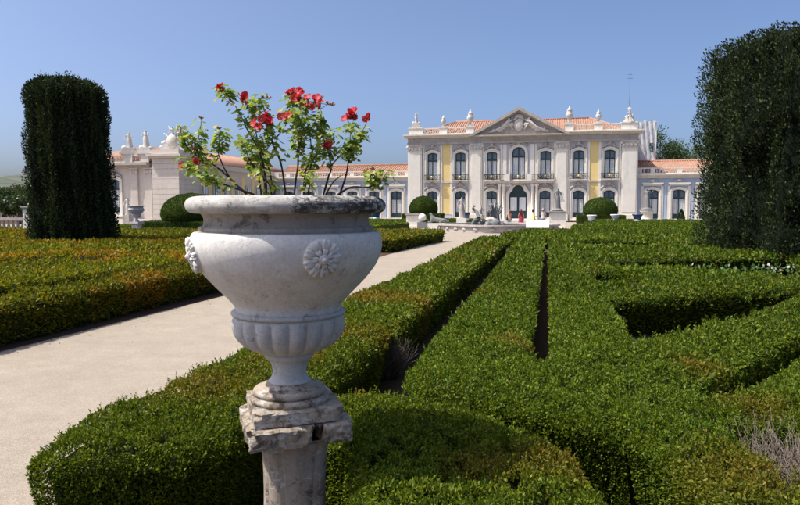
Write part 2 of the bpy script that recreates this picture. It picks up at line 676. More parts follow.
hm = MB()
NX, NY = 60, 16
hv = []
for j in range(NY):
    for i in range(NX):
        a = R(18 + 70 * i / (NX - 1)); d = 260 + 560 * j / (NY - 1)
        x, y = -d * math.sin(a), d * math.cos(a)
        k = math.sin(math.pi * min(1, j / (NY - 1) * 1.15) / 2)
        z = -1.5 + 30 * k * (.62 + .38 * math.sin(i * .33 + 1.2) + .12 * math.sin(i * 1.1 + j))
        hv.append((x, y, max(-1.5, z)))
hm.add(hv, [(j * NX + i, j * NX + i + 1, (j + 1) * NX + i + 1, (j + 1) * NX + i) for j in range(NY - 1) for i in range(NX - 1)], True)
mh, nt, b, o = new_mat('dry_hillside')
v = objcoord(nt, world_space=True)
nt.links.new(ramp(nt, noise(nt, .035, 9, .7, v), [(.35, (.03, .05, .035)), (.5, (.065, .08, .05)), (.68, (.16, .135, .09))]), b.inputs['Base Color'])
b.inputs['Roughness'].default_value = 1
tag(hm.build('hills', mh), kind='structure')

# ------------------------------------------------------------------ clipped hedges of the parterre
hedge('long box hedge bordering the gravel path on the urn side', [
    (-2.62, 2.70), (-2.2, 2.82), (-1.86, 3.02), (-1.66, 3.35), (-1.60, 4.3), (-1.58, 4.9), (-1.56, 27.6), (-2.80, 27.6), (-2.78, 8.7), (-2.74, 3.2)],
    yellow=.40, seed=3, tone=(1.08, 1, 1), dry=[(-2.35, 4.15, .5), (-2.2, 6.3, .5), (-2.3, 9, .8)], gaps=[(-1.78, 6.95, .22)])
hedge('curved box hedge wrapping round the stone urn pedestal', [
    (-1.56, 4.28), (-1.08, 4.40), (-.61, 4.18), (-.2, 3.86), (.06, 3.62), (.22, 3.36), (.30, 2.98), (.32, 2.4), (.27, 1.6), (-.3, 1.65), (-.58, 2.25),
    (-.76, 2.65), (-.95, 2.98), (-1.02, 3.36), (-1.25, 3.56), (-1.56, 3.7)], yellow=.30, seed=4, tone=(1.12, 1.05, 1), dry=[(.1, 3.35, .35), (-.3, 3.2, .3)])
void_big = [(.88, 16.6), (.88, 15.4), (2.9, 14.7), (4.3, 13.6), (5.6, 13.6), (6.6, 16.6), (6.3, 19.3)]
circ = lambda cx, cy, r, n=14: [(cx + r * math.cos(2 * math.pi * k / n), cy + r * math.sin(2 * math.pi * k / n)) for k in range(n)]
TR = (8.2, 22.0)
TL = (-18.3, 22.35)
hedge('broad box parterre hedge with triangular openings beside the narrow trench', [
    (-1.12, 4.9), (-.88, 4.5), (-.57, 4.40), (-.29, 4.28), (.09, 4.07), (.45, 3.92), (.62, 3.56), (.74, 3.16), (.82, 2.65), (.94, 1.9), (1.5, 2.0), (3, 2.6), (6, 4), (13, 10), (13, 29),
    (.05, 29), (.04, 5.6), (-.13, 5.6), (-.12, 28), (-1.12, 28)],
    [[(.87, 6.5), (1.0, 6.72), (2.3, 8.35), (4.05, 11.5), (2.24, 10.43), (.87, 9.56)],
     [(.87, 11.3), (1.5, 12.1), (1.75, 13.6), (.87, 14.3)],
     void_big,
     [(.86, 21.3), (.86, 19.0), (2.2, 18.9), (2.4, 21.6)],
     [(.87, 26.7), (.87, 23.6), (3.4, 22.6), (3.9, 26.5)],
     [(1.0, 4.84), (1.18, 4.72), (4.6, 10.0), (4.34, 10.16)],
     circ(TR[0], TR[1], 2.7), circ(1.34, 3.86, .27, 10)],
    yellow=.22, seed=5, gaps=[(1.22, 3.50, .2)], dry=[(1.0, 3.35, .45), (1.3, 4.5, .3), (-.3, 6.2, .35), (1.2, 5.6, .3)])
hedge('box hedge closing the far end of the narrow trench', [(-2.3, 31.2), (-1.3, 29.6), (13, 29.6), (13, 37), (1.0, 37.2), (-1.3, 36.6)], [[(2.0, 30.6), (8.5, 30.4), (9, 32.2), (2.4, 32.3)]], yellow=.25, seed=6)
hedge('low box hedge strip facing the gravel path across from the urn', [(-8.02, 3.5), (-7.12, 3.5), (-7.05, 12), (-6.5, 23.8), (-7.4, 23.8), (-7.95, 12)], yellow=.45, seed=7, tone=(1.42, 1.02, .8))
hedge('wide olive parterre hedge around the tall yew column on the left lawn', [(-26, 5), (-8.85, 5), (-8.75, 12), (-8.15, 23.8), (-9.5, 24.6), (-26, 24.6)],
      [[(-16.5, 10.9), (-13.4, 11.5), (-10.4, 13.6), (-10.0, 15.9), (-13.6, 14.3), (-16, 13.6)], [(-13.4, 16.2), (-9.4, 18.4), (-9.2, 20.2), (-13.6, 18.0)], circ(TL[0], TL[1], 1.7)],
      yellow=.50, seed=8, tone=(1.48, 1.08, .8))
hedge('square box hedge block along the path near the fountain', [(-11.6, 26), (-6.35, 26), (-5.5, 36), (-11.6, 36)], [[(-10, 30), (-8, 30.3), (-8.3, 31), (-10, 31)]], yellow=.45, seed=9, tone=(1.3, 1.02, .9))
hedge('box hedge block behind the tall yew column', [(-34, 26), (-12.2, 26), (-12.2, 33), (-34, 33)], [[(-22, 29), (-15, 29), (-15, 30), (-22, 30)]], yellow=.5, seed=10, tone=(1.35, 1.05, .85))
hedge('low hedge in front of the small mossy urn beside the steps', [(-27, 36.4), (-17.5, 36.4), (-17.5, 37.4), (-27, 37.4)], H=.5, yellow=.2, seed=11, far=True, tone=(.8, .85, .9))
hedge('bright box hedge field behind the white sign', [(1.4, 39), (25, 40), (25, 47), (1.6, 46)], [[(4, 42.5), (14, 43), (14, 43.6), (4, 43.1)]], yellow=.2, seed=12, far=True)
hedge('box hedge field between the blue vases and the sign', [(2.4, 47), (27, 48), (27, 58), (3.0, 57)], [[(6, 51), (18, 52), (18, 52.8), (6, 51.8)]], yellow=.2, seed=13, far=True)
hedge('farthest box hedge field reaching the palace forecourt', [(4, 58), (29, 59.5), (29, 73.5), (4.6, 72.5)], [[(7, 63), (22, 64), (22, 65), (7, 64)]], H=.55, yellow=.18, seed=14, far=True)
hedge('box hedge field left of the fountain basin', [(-30, 40), (-11.6, 40), (-11, 52), (-30, 52)], [[(-26, 44), (-15, 44), (-15, 45), (-26, 45)]], yellow=.3, seed=15, far=True)
hedge('box hedge field before the blue palace wing', [(-36, 63.5), (-13, 63.5), (-13, 72), (-36, 72)], H=.5, yellow=.25, seed=16, far=True)
hedge('thin green hedge behind the fountain sculptures', [(-11.5, 68), (-6.5, 68), (-6.5, 70), (-11.5, 70)], H=.6, yellow=.1, seed=17, far=True)

# flowers growing in the big opening
n = 700
t_ = rng.uniform(0, 1, n)
fx = 3.0 + 2.7 * t_; fy = 15.3 + 1.2 * t_ + rng.uniform(-.4, .5, n) + .3 * np.sin(t_ * 9)
pos = np.column_stack([fx, fy, rng.uniform(.06, .56, n)])
tn = np.where(rng.uniform(0, 1, n)[:, None] < .13, np.array([[.60, .54, .50]]), np.array([[.08, .16, .035]])) * rng.uniform(.7, 1.1, (n, 1))
me = leaf_mesh('flower_bed', pos, unit(np.array([0, 0, .6]) + rng.normal(size=(n, 3)) * .6), rng.uniform(.05, .09, n), tn, M['tree_leaf'], .8)
fb = link('flower_bed', me)
tag(fb, 'small white flowers and leaves growing in the hedge opening', 'flowers', kind='stuff')


# leaves fallen along the path edges
n = 420
side_ = rng.uniform(0, 1, n) < .6
fy = rng.uniform(2.5, 24, n)
fx = np.where(side_, -2.8 - rng.exponential(.28, n), -7.05 + rng.exponential(.3, n))
pos = np.column_stack([fx, fy, np.full(n, .008)])
ax = unit(np.column_stack([rng.normal(size=n), rng.normal(size=n), rng.uniform(0, .25, n)]))
tn = np.array([[.20, .13, .05]]) * rng.uniform(.4, 1.2, (n, 1))
tag(link('fallen_leaves', leaf_mesh('fallen_leaves', pos, ax, rng.uniform(.018, .036, n), tn, M['tree_leaf'], .6)), 'dry brown leaves fallen along the gravel path edges', 'leaves', kind='stuff')


def twigs(label, c, w, h, n, seed):
    r = random.Random(seed)
    mb = MB()
    for k in range(n):
        a = r.uniform(0, 6.28); q = w * math.sqrt(r.random())
        p = Vector((q * math.cos(a), q * math.sin(a), 0))
        d = Vector((r.uniform(-.45, .45), r.uniform(-.45, .45), 1)).normalized()
        pts = [p]; L = h * r.uniform(.6, 1.05)
        for s in range(4):
            d = (d + Vector((r.uniform(-.6, .6), r.uniform(-.6, .6), .1))).normalized()
            pts.append(pts[-1] + d * L / 4)
            if s > 1 and r.random() < .7:
                e = (d + Vector((r.uniform(-1, 1), r.uniform(-1, 1), .2))).normalized()
                mb.tube([pts[-1], pts[-1] + e * .05, pts[-1] + e * .05 + (e + d) * .04], [.0022, .0016, .001], 3)
        mb.tube(pts, [.0045, .004, .003, .0022, .0014], 4)
    o = mb.build('bare_twigs', M['twig'], None, c)
    return tag(o, label, 'twigs', kind='stuff')


M['twig'] = plain('dead_grey_twig', (.15, .118, .092), .9, .5, 30)
twigs('grey leafless twigs of a dead box bush at the hedge corner', (1.34, 3.86, 0), .26, .62, 1500, 3)
twigs('grey leafless twigs on the trench side of the path hedge', (-1.76, 6.95, 0), .16, .44, 420, 5)


# ------------------------------------------------------------------ trees
def yew(label, c, H, rad, seed, n, z0=.25, lean=(0, 0), taper=.16, top=.86):
    t = empty('yew_tree', (c[0], c[1], 0))
    tag(t, label, 'tree')
    mb = MB()
    mb.tube([(0, 0, -.1), (.03, .02, H * .3), (0, 0, H * .75)], [.26, .2, .06], 10)
    for k in range(7):
        a = k * 2.4; z = H * (.1 + .09 * k)
        mb.tube([(0, 0, z), (rad * .35 * math.cos(a), rad * .35 * math.sin(a), z + .8), (rad * .6 * math.cos(a), rad * .6 * math.sin(a), z + 2)], [.09, .06, .02], 6)
    mb.build('trunk', M['bark'], t)

    def R_(th, z):
        u = np.clip((z - z0) / (H - z0), 0, 1)
        prof = rad * (1.02 - taper * u ** 1.5) * np.where(u > top, np.sqrt(np.clip(1 - ((u - top) / (1.01 - top)) ** 2.6, .02, 1)), 1) * np.where(u < .05, .92 + 1.6 * u, 1)
        fl = .05 * (vnoise(th * 4.2 + 20, z * .3, seed) - .5) + .13 * (vnoise(th * 8 + 40, z * .7, seed + 1) - .5) + .13 * (vnoise(th * 19, z * 1.3, seed + 2) - .5) + .05 * (vnoise(th * 40, z * 4, seed + 3) - .5)
        return prof * (1 + 2. * fl)
    th = np.linspace(0, 2 * np.pi, 49)[:-1]
    zs = np.linspace(z0, H * .992, 26)
    V = []
    for z in zs:
        r = R_(th, np.full(48, z)) * .9
        V += [(r[i] * math.cos(th[i]) + lean[0] * (z / H) , r[i] * math.sin(th[i]) + lean[1] * z / H, z) for i in range(48)]
    cb = MB()
    cb.add(V, [(k * 48 + i, k * 48 + (i + 1) % 48, (k + 1) * 48 + (i + 1) % 48, (k + 1) * 48 + i) for k in range(25) for i in range(48)] + [tuple(25 * 48 + i for i in range(48)), tuple(i for i in range(48))[::-1]], True)
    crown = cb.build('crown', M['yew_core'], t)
    # sprays over sides and top
    nt_ = int(n * .12)
    u = rng.uniform(0, 1, n); T = rng.uniform(0, 2 * np.pi, n)
    Z = z0 + (H - z0) * u
    Rr = R_(T, Z)
    rr = np.ones(n); rr[:nt_] = np.sqrt(rng.uniform(0, 1, nt_))
    Z[:nt_] = H * (.975 + .016 * rng.normal(size=nt_)) - .16 * rad * rr[:nt_] ** 2 + .6 * (vnoise(np.cos(T[:nt_]) * rr[:nt_] * 5 + 9, np.sin(T[:nt_]) * rr[:nt_] * 5 + 9, seed) - .5); Rr[:nt_] = rad * .8
    Rr = Rr * rr * (1 - .05 * rng.exponential(.6, n))
    pos = np.column_stack([Rr * np.cos(T) + lean[0] * Z / H, Rr * np.sin(T) + lean[1] * Z / H, Z])
    rad_v = np.column_stack([np.cos(T), np.sin(T), np.zeros(n)])
    ax = unit(rad_v * .55 + np.array([0, 0, .75]) + rng.normal(size=(n, 3)) * .38)
    s = rng.uniform(.05, .125, n)
    tint = np.array([.033, .049, .017]) * rng.uniform(.45, 1.6, (n, 1)) * (.7 + .7 * vnoise(T * 5, Z * .8, seed + 4)[:, None])
    new = rng.uniform(0, 1, n) < .05
    tint[new] *= np.array([1.6, 1.7, 1.3])
    me = leaf_mesh('sprays', pos, ax, s, tint, M['yew'], .42)
    f = link('sprays', me, None, crown)
    f['kind'] = 'stuff'
    return t


yew('tall clipped dark yew column on the left parterre', TL, 6.85, 1.40, 21, 70000, lean=(-.36, .1), taper=.05, top=.92)
yew('massive dark yew column on the right parterre', TR, 6.85, 3.15, 22, 120000, lean=(-.1, 0), taper=.0, top=.955)


def broad_tree(label, c, H, rad, seed, tint0, n=9000, leaf=.28, group=None):
    t = empty('broadleaf_tree', (c[0], c[1], 0))
    tag(t, label, 'tree', group)
    r = random.Random(seed)
    mb = MB()
    mb.tube([(0, 0, -.2), (.1, 0, H * .3), (0, .1, H * .6), (.1, 0, H * .85)], [.35, .28, .16, .04], 8)
    cl = []
    for k in range(13):
        a = k * 2.4 + r.random(); q = rad * math.sqrt(r.uniform(.05, .75)); z = H * r.uniform(.45, .9)
        p = (q * math.cos(a), q * math.sin(a), z)
        mb.tube([(0, 0, H * .35), (p[0] * .5, p[1] * .5, (z + H * .35) * .5), p], [.14, .08, .02], 5)
        cl.append((*p, rad * r.uniform(.3, .5)))
    mb.build('trunk', M['bark'], t)
    cl = np.array(cl)
    k = rng.integers(0, len(cl), n)
    d = unit(rng.normal(size=(n, 3))) * (rng.uniform(0, 1, (n, 1)) ** .4)
    pos = cl[k, :3] + d * cl[k, 3:4] * np.array([1, 1, .8])
    tn = np.array(tint0) * rng.uniform(.6, 1.5, (n, 1))
    me = leaf_mesh('crown', pos, unit(d + rng.normal(size=(n, 3)) * .6), rng.uniform(.6, 1.3, n) * leaf, tn, M['tree_leaf'], .6)
    f = link('crown', me, None, t)
    f['kind'] = 'stuff'
    return t


broad_tree('round green tree rising behind the right wing beside the scaffold', (17.4, 112), 14.6, 4.6, 31, (.05, .085, .02))
broad_tree('lower green tree behind the right wing near the yew', (23.5, 114), 13.6, 4.6, 32, (.06, .10, .022))
broad_tree('dark tree standing behind the terrace balustrade', (-58, 62), 3.7, 2.6, 33, (.03, .055, .015), 7000)
broad_tree('dark tree by the tall terrace pedestal', (-66, 74), 4.2, 2.8, 34, (.035, .05, .018), 7000)
broad_tree('distant olive tree on the slope beyond the balustrade', (-97, 100), 5.6, 4, 35, (.06, .075, .03), 6000, .4)
broad_tree('distant brown green tree on the slope beyond the balustrade', (-110, 104), 5.8, 4, 36, (.09, .085, .04), 6000, .4)


def topiary(label, c, rad, h, base_w, base_h, base_d, seed):
    t = empty('dome_topiary', (c[0], c[1], 0))
    tag(t, label, 'topiary')
    mb = MB()
    mb.box(-base_w / 2, base_w / 2, -base_d / 2, base_d / 2, 0, base_h)
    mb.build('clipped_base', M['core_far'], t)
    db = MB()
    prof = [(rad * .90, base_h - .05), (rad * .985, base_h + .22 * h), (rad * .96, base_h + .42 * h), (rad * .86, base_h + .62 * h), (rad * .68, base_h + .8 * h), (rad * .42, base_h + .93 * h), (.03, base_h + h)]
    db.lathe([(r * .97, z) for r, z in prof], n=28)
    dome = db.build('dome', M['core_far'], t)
    n = 9000
    u = rng.uniform(0, 1, n) ** .8; T = rng.uniform(0, 6.283, n)
    zz = base_h + u * h
    rr = np.interp(zz, [p[1] for p in prof], [p[0] for p in prof])
    pos = np.column_stack([rr * np.cos(T), rr * np.sin(T), zz]) + rng.normal(size=(n, 3)) * .012
    ax = unit(np.column_stack([np.cos(T) * (1 - u), np.sin(T) * (1 - u), .25 + u]) + rng.normal(size=(n, 3)) * .5)
    tn = np.array([.045, .08, .014]) * rng.uniform(.7, 1.35, (n, 1))
    f = link('leaves', leaf_mesh('leaves', pos - ax * .04, ax, rng.uniform(.07, .13, n), tn, M['leaf']), None, dome)
    f['kind'] = 'stuff'
    m = 5000
    x = rng.uniform(-.5, .5, m) * base_w; y = rng.uniform(-.5, .5, m) * base_d; z = np.full(m, base_h)
    q = m // 2
    y[:q] = -base_d / 2; z[:q] = rng.uniform(0, base_h, q)
    x[:q // 3] = base_w / 2; y[:q // 3] = rng.uniform(-.5, .5, q // 3) * base_d
    nr = np.zeros((m, 3)); nr[q:, 2] = 1; nr[:q, 1] = -1; nr[:q // 3] = (1, 0, 0)
    ax = unit(nr * .8 + rng.normal(size=(m, 3)) * .5)
    tn = np.array([.04, .07, .013]) * rng.uniform(.7, 1.35, (m, 1))
    f = link('base_leaves', leaf_mesh('base_leaves', np.column_stack([x, y, z]) - ax * .04, ax, rng.uniform(.07, .13, m), tn, M['leaf']), None, t)
    f['kind'] = 'stuff'
    return t


topiary('clipped box dome on a square hedge before the yellow wall right of the door', (5.9, 78.5), 1.95, 2.05, 5.3, .95, 3.2, 1)
topiary('clipped box dome beside the empty stone pedestal', (-14.6, 77.0), 1.75, 2.1, 4.6, 1.1, 3.2, 2)
topiary('large clipped box dome near the left pavilion corner', (-23.3, 39.5), 2.0, 1.85, 5.6, .95, 3.6, 3)


# ------------------------------------------------------------------ palace
PC = -3.77          # axis of the main front
PY = 85.            # plane of the main front


def wall_face(name, mat, parent, outer, holes, y):
    """front skin of a wall with real openings; faces -Y"""
    pls = [outer] + holes
    flat = [p for pl in pls for p in pl]
    tri = tessellate_polygon([[Vector((x, z, 0)) for x, z in pl] for pl in pls])
    F = []
    for a, b, c in tri:
        A, B, C = flat[a], flat[b], flat[c]
        s = (B[0] - A[0]) * (C[1] - A[1]) - (B[1] - A[1]) * (C[0] - A[0])
        F.append((a, b, c) if s > 0 else (a, c, b))
    mb = MB(); mb.add([(x, y, z) for x, z in flat], F)
    return mb.build(name, mat, parent)


def crest(mb, cx, z, y, w, h, seed):
    """carved rocaille crest: arched moulding, shell and scrolls"""
    r = random.Random(seed)
    pts = []
    for k in range(11):
        t = -1 + 2 * k / 10
        pts.append((cx + t * w, y - .14, z + h * .45 * (1 - abs(t) ** 1.6) - .05 * abs(t)))
    mb.tube(pts, [.07, .09, .09, .10, .11, .12, .11, .10, .09, .09, .07], 6)
    mb.blob((cx, y - .15, z + h * .55), (.22, .14, .28), nu=8, nv=6, jit=.12)
    for k in range(5):
        a = math.pi * (k + .5) / 5
        mb.tube([(cx, y - .2, z + h * .5), (cx + .3 * math.cos(a), y - .2, z + h * .55 + .34 * math.sin(a))], [.07, .04], 5)
    for s in (-1, 1):
        mb.blob((cx + s * w * .55, y - .13, z + h * .12), (.2, .12, .13), nu=8, nv=5, jit=.15)
        mb.blob((cx + s * w * .95, y - .13, z - .05), (.12, .12, .16), nu=8, nv=5, jit=.1)
        mb.tube([(cx + s * w * .25, y - .16, z + h * .3), (cx + s * w * .4, y - .18, z + h * .42), (cx + s * w * .6, y - .16, z + h * .3), (cx + s * w * .5, y - .16, z + h * .18)], [.05, .06, .05, .03], 5)


def window(parent, cx, z0, z1, w, rise, y, rail=False, crest_h=.9, seed=0, name='window', trim=.3, bars=True):
    op = arch(cx, z0, z1, w, rise)
    mb = MB()
    mb.ring(offset_poly(op, trim), op, y - .10, y + .34)
    mb.ring(offset_poly(op, trim + .05), offset_poly(op, trim - .1), y - .16, y - .10)
    if not rail: mb.box(cx - w - trim - .12, cx + w + trim + .12, y - .22, y + .1, z0 - trim - .14, z0 - trim - .002)
    p = mb.build(name, M['stone'], parent)
    fr = MB()
    fr.ring(offset_poly(op, -.002), offset_poly(op, -.11), y + .12, y + .26)
    zt = z0 + (z1 - z0) * .70
    fr.box(cx - .065, cx + .065, y + .10, y + .255, z0 + .1, z1 - .1)
    fr.box(cx - w + .1, cx - .066, y + .105, y + .25, zt - .09, zt + .09)
    fr.box(cx + .066, cx + w - .1, y + .105, y + .25, zt - .09, zt + .09)
    if not rail: fr.box(cx - w + .1, cx + w - .1, y + .14, y + .24, z0 + .1, z0 + .62)
    fr.build('window_frame', M['frame'], p)
    if bars:
        gb = MB()
        zb = z0 + (.62 if not rail else .1)
        for s in (-1, 1):
            a, b = sorted((cx + s * .07, cx + s * (w - .115)))
            for q in (a + .035, (a + b) / 2, b - .035): gb.box(q - .033, q + .033, y + .17, y + .22, zb, zt - .1)
            nn = 6
            for k in range(nn + 1):
                zz = zb + .03 + (zt - .16 - zb) * k / nn
                gb.box(a, b, y + .175, y + .215, zz - .03, zz + .03)
        gb.build('glazing_bars', M['bar'], p)
    pb = MB(); pb.box(cx - w, cx + w, y + .27, y + .29, z0, zt)
    pb.build('pane', M['pane'], p)
    pt = MB(); up = [(x, z) for x, z in arch(cx, zt + .002, z1, w, rise)]; pt.prism(up, y + .27, y + .29)
    pt.build('upper_pane', M['pane_dark'], p)
    if crest_h:
        cb = MB(); crest(cb, cx, z1 + trim + .02, y, w + trim, crest_h, seed)
        cb.build('carved_crest', M['stone_grey'], p)
    if rail:
        ir = MB()
        hw = w + .34
        for k in range(15):
            x = cx - hw + 2 * hw * k / 14
            ir.tube([(x, y - .42, z0 + .02), (x, y - .42 - .10 * math.sin(math.pi * .5), z0 + .3), (x, y - .42, z0 + .66)], .022, 4)
        for zz in (z0 + .04, z0 + .66):
            ir.box(cx - hw, cx + hw, y - .45, y - .39, zz - .03, zz + .03)
            for s in (-1, 1): ir.box(cx + s * hw - .03, cx + s * hw + .03, y - .4, y - .1, zz - .028, zz + .028)
        for s in (-1, 1):
            ir.tube([(cx + s * .25, y - .5, z0 + .1), (cx + s * .5, y - .52, z0 + .35), (cx + s * .28, y - .5, z0 + .55)], .035, 5)
            ir.tube([(cx + s * .6, y - .5, z0 + .1), (cx + s * .85, y - .52, z0 + .35), (cx + s * .62, y - .5, z0 + .55)], .035, 5)
        ro = ir.build('balcony_railing', M['iron'], p)
        gb = MB(); gb.blob((cx, y - .54, z0 + .36), (.15, .06, .15)); gb.build('gilded_boss', M['gold'], p)
        sb = MB(); sb.box(cx - hw - .08, cx + hw + .08, y - .5, y - .002, z0 - .17, z0 - .01); sb.build('balcony_slab', M['stone_trim'], p)
    return op, p


def balusters(mb, x0, x1, y, z0, z1, step=.34, r=.075, along='x'):
    n = max(1, int(abs(x1 - x0) / step))
    h = z1 - z0
    for k in range(n):
        q = x0 + (x1 - x0) * (k + .5) / n
        c = (q, y) if along == 'x' else (y, q)
        mb.lathe([(r * .8, z0), (r * .5, z0 + .15 * h), (r * 1.15, z0 + .38 * h), (r * .5, z0 + .75 * h), (r * .8, z1)], c, 6, cap=False)


main = empty('palace_main_block', (PC, PY, 0))
tag(main, 'white and yellow baroque palace front with central pediment and tall windows', 'palace')
PARTS = []


def P(name, mb, mat, par=main):
    o = mb.build(name, mat)
    o.parent = par
    o.matrix_parent_inverse = Matrix.Translation(par.location).inverted() if par.parent is None and par.type == 'EMPTY' else Matrix.Identity(4)
    return o


def holder(root, fn):
    """build children in world coordinates under a root that stands elsewhere"""
    fn()


W = Matrix.Translation(-Vector(main.location))


def fix(root):
    """children were modelled in world coordinates: shift them to the root's frame"""
    inv = Matrix.Translation(-root.location)
    for ch in root.children: ch.location = ch.location - root.location


Z0 = .12
# solid volume behind the windows
m = MB(); m.box(PC - 14.3, PC + 14.3, PY + .36, PY + 13, Z0, 11.3); m.build('rear_volume', M['stone'], main)
holes = []
US = (-11.15, -7.45, -3.37, 3.37, 7.45, 11.15)
for k, u in enumerate(US):
    op, _ = window(main, PC + u, 5.42, 9.0, .66, .2, PY, True, .95, 10 + k)
    holes.append(op)
    op, _ = window(main, PC + u, .62, 4.0, .68, .32, PY, False, 1.0, 30 + k)
    holes.append(op)
op, _ = window(main, PC, 5.42, 9.55, .82, .8, PY, True, .55, 50)
holes.append(op)


def door_outline(cx, z0, w):
    p = [(cx - w, z0), (cx + w, z0)]
    right = [(w, 3.35), (w * .96, 3.65), (w * .80, 3.9), (w * .66, 3.98), (w * .60, 4.25), (w * .42, 4.55), (w * .2, 4.68), (0, 4.72)]
    p += [(cx + a, z) for a, z in right]
    p += [(cx - a, z) for a, z in right[-2::-1]]
    return p


do = door_outline(PC, Z0 + .3, 1.12)
holes.append(do)
wall_face('wall', M['lavender'], main, [(PC - 14.3, Z0), (PC + 14.3, Z0), (PC + 14.3, 10.4), (PC - 14.3, 10.4)], holes, PY)
m = MB(); m.ring(offset_poly(do, .34), do, PY - .2, PY + .34); m.ring(offset_poly(do, .4), offset_poly(do, .22), PY - .28, PY - .2)
door = m.build('door_surround', M['stone'], main)
m = MB(); m.prism(offset_poly(do, -.004), PY + .22, PY + .30)
m.box(PC - .05, PC + .05, PY + .14, PY + .22, Z0 + .32, 3.35); m.box(PC - 1.1, PC + 1.1, PY + .15, PY + .219, 3.3, 3.42)
for s in (-1, 1): m.box(PC + s * .55 - .44, PC + s * .55 + .44, PY + .18, PY + .219, .62, 1.22)
leaf = m.build('door', M['frame'], main)
m = MB(); p_ = MB()
for s in (-1, 1):
    cx = PC + s * .56
    m.ring([(cx - .40, 1.42), (cx + .40, 1.42), (cx + .40, 3.14), (cx - .40, 3.14)], [(cx - .30, 1.52), (cx + .30, 1.52), (cx + .30, 3.04), (cx - .30, 3.04)], PY + .12, PY + .216)
    m.box(cx - .03, cx + .03, PY + .15, PY + .214, 1.52, 3.04)
    for k in range(1, 4): m.box(cx - .3, cx + .3, PY + .155, PY + .212, 1.52 + .38 * k - .03, 1.52 + .38 * k + .03)
    p_.box(cx - .3, cx + .3, PY + .2, PY + .219, 1.52, 3.04)
m.build('door_glazing_bars', M['bar'], leaf); p_.build('door_pane', M['pane'], leaf)
m = MB(); crest(m, PC, 4.72, PY - .12, .7, .45, 60); m.build('door_crest', M['stone_grey'], door)
m = MB(); m.box(PC - 2.6, PC + 2.6, PY - 1.9, PY - .01, 0, .14); m.box(PC - 2.2, PC + 2.2, PY - 1.5, PY - .012, .14, .28); m.build('door_steps', M['stone_trim'], main)


def pilaster(x0, x1, proj=.22, mat='stone', capital=True, y=PY):
    m = MB()
    m.box(x0, x1, y - proj, y - .003, .95, 9.25)
    m.box(x0 + .16, x1 - .16, y - proj - .05, y - proj - .001, 1.3, 9.0)
    m.box(x0 - .1, x1 + .1, y - proj - .12, y - .002, Z0, .949)
    p = m.build('pilaster', M[mat], main)
    if capital:
        c = MB()
        c.box(x0 - .12, x1 + .12, y - proj - .14, y - .004, 9.92, 10.06)
        c.box(x0 - .02, x1 + .02, y - proj - .04, y - .004, 9.251, 9.919)
        for k in range(4):
            xx = x0 + (x1 - x0) * (k + .5) / 4
            c.blob((xx, y - proj - .08, 9.5), (.16, .12, .2), nu=7, nv=5, jit=.15)
        for s in (x0, x1): c.blob((s, y - proj - .06, 9.75), (.2, .16, .15), nu=8, nv=5, jit=.1)
        c.build('capital', M['stone_trim'], p)
    return p


for s in (-1, 1):
    a, b = sorted((PC + s * 12.55, PC + s * 14.42)); pilaster(a, b, .26)
    a, b = sorted((PC + s * 4.62, PC + s * 6.10)); pilaster(a, b, .26)
    a, b = sorted((PC + s * 8.78, PC + s * 9.83))
    for z0, z1 in ((.96, 4.98), (5.28, 10.05)):
        m = MB(); m.box(a, b, PY - .03, PY - .001, z0, z1); m.build('yellow_panel', M['yellow'], main)
    for x0, x1 in ((8.50, 8.775), (9.835, 10.1), (12.2, 12.44), (6.12, 6.36), (4.36, 4.60)):
        a, b = sorted((PC + s * x0, PC + s * x1))
        m = MB(); m.box(a, b, PY - .1, PY - .002, Z0 + .8, 10.05); m.build('wall_strip', M['stone'], main)
    a, b = sorted((PC + s * 1.5, PC + s * 1.95))
    m = MB(); m.box(a, b, PY - .14, PY - .002, 5.4, 9.9); m.build('wall_strip', M['stone'], main)
    a, b = sorted((PC + s * 2.02, PC + s * 2.3))
    m = MB(); m.box(a, b, PY - .08, PY - .002, 5.4, 9.9); m.build('wall_strip', M['stone'], main)
    for u in (1.82, 2.34):
        m = MB(); m.lathe([(.24, .3), (.24, .5), (.2, .55), (.19, 2.5), (.165, 4.5), (.22, 4.56), (.25, 4.75), (.25, 4.86)], (PC + s * u, PY - .42), 12)
        m.box(PC + s * u - .28, PC + s * u + .28, PY - .7, PY - .14, Z0, .3)
        m.build('column', M['stone'], main)
    # string course and plinth band between the pilasters
    for x0, x1 in ((6.37, 12.19), (2.62, 4.35)):
        a, b = sorted((PC + s * x0, PC + s * x1))
        m = MB(); m.box(a, b, PY - .14, PY - .004, 5.04, 5.22); m.build('string_course', M['stone_trim'], main)
        m = MB(); m.box(a, b, PY - .12, PY - .005, Z0, .3); m.build('plinth_band', M['stone_trim'], main)
# central balcony
m = MB(); m.box(PC - 4.32, PC + 4.32, PY - .75, PY - .145, 4.92, 5.16); m.box(PC - 4.42, PC + 4.42, PY - .85, PY - .145, 5.161, 5.26)
bal = m.build('central_balcony', M['stone_trim'], main)
m = MB()
for a, b in ((-4.35, -1.0), (1.0, 4.35)):
    n = int((b - a) / .13)
    for k in range(n + 1):
        x = PC + a + (b - a) * k / n
        m.box(x - .013, x + .013, PY - .8, PY - .774, 5.27, 6.0)
    m.box(PC + a, PC + b, PY - .81, PY - .765, 6.0, 6.05)
m.build('balcony_railing', M['iron'], bal)
for s in (-1, 1):
    m = MB(); m.box(PC + s * 1.35 - .33, PC + s * 1.35 + .33, PY - .84, PY - .5, 5.262, 6.12)
    m.build('balcony_pedestal', M['stone'], bal)

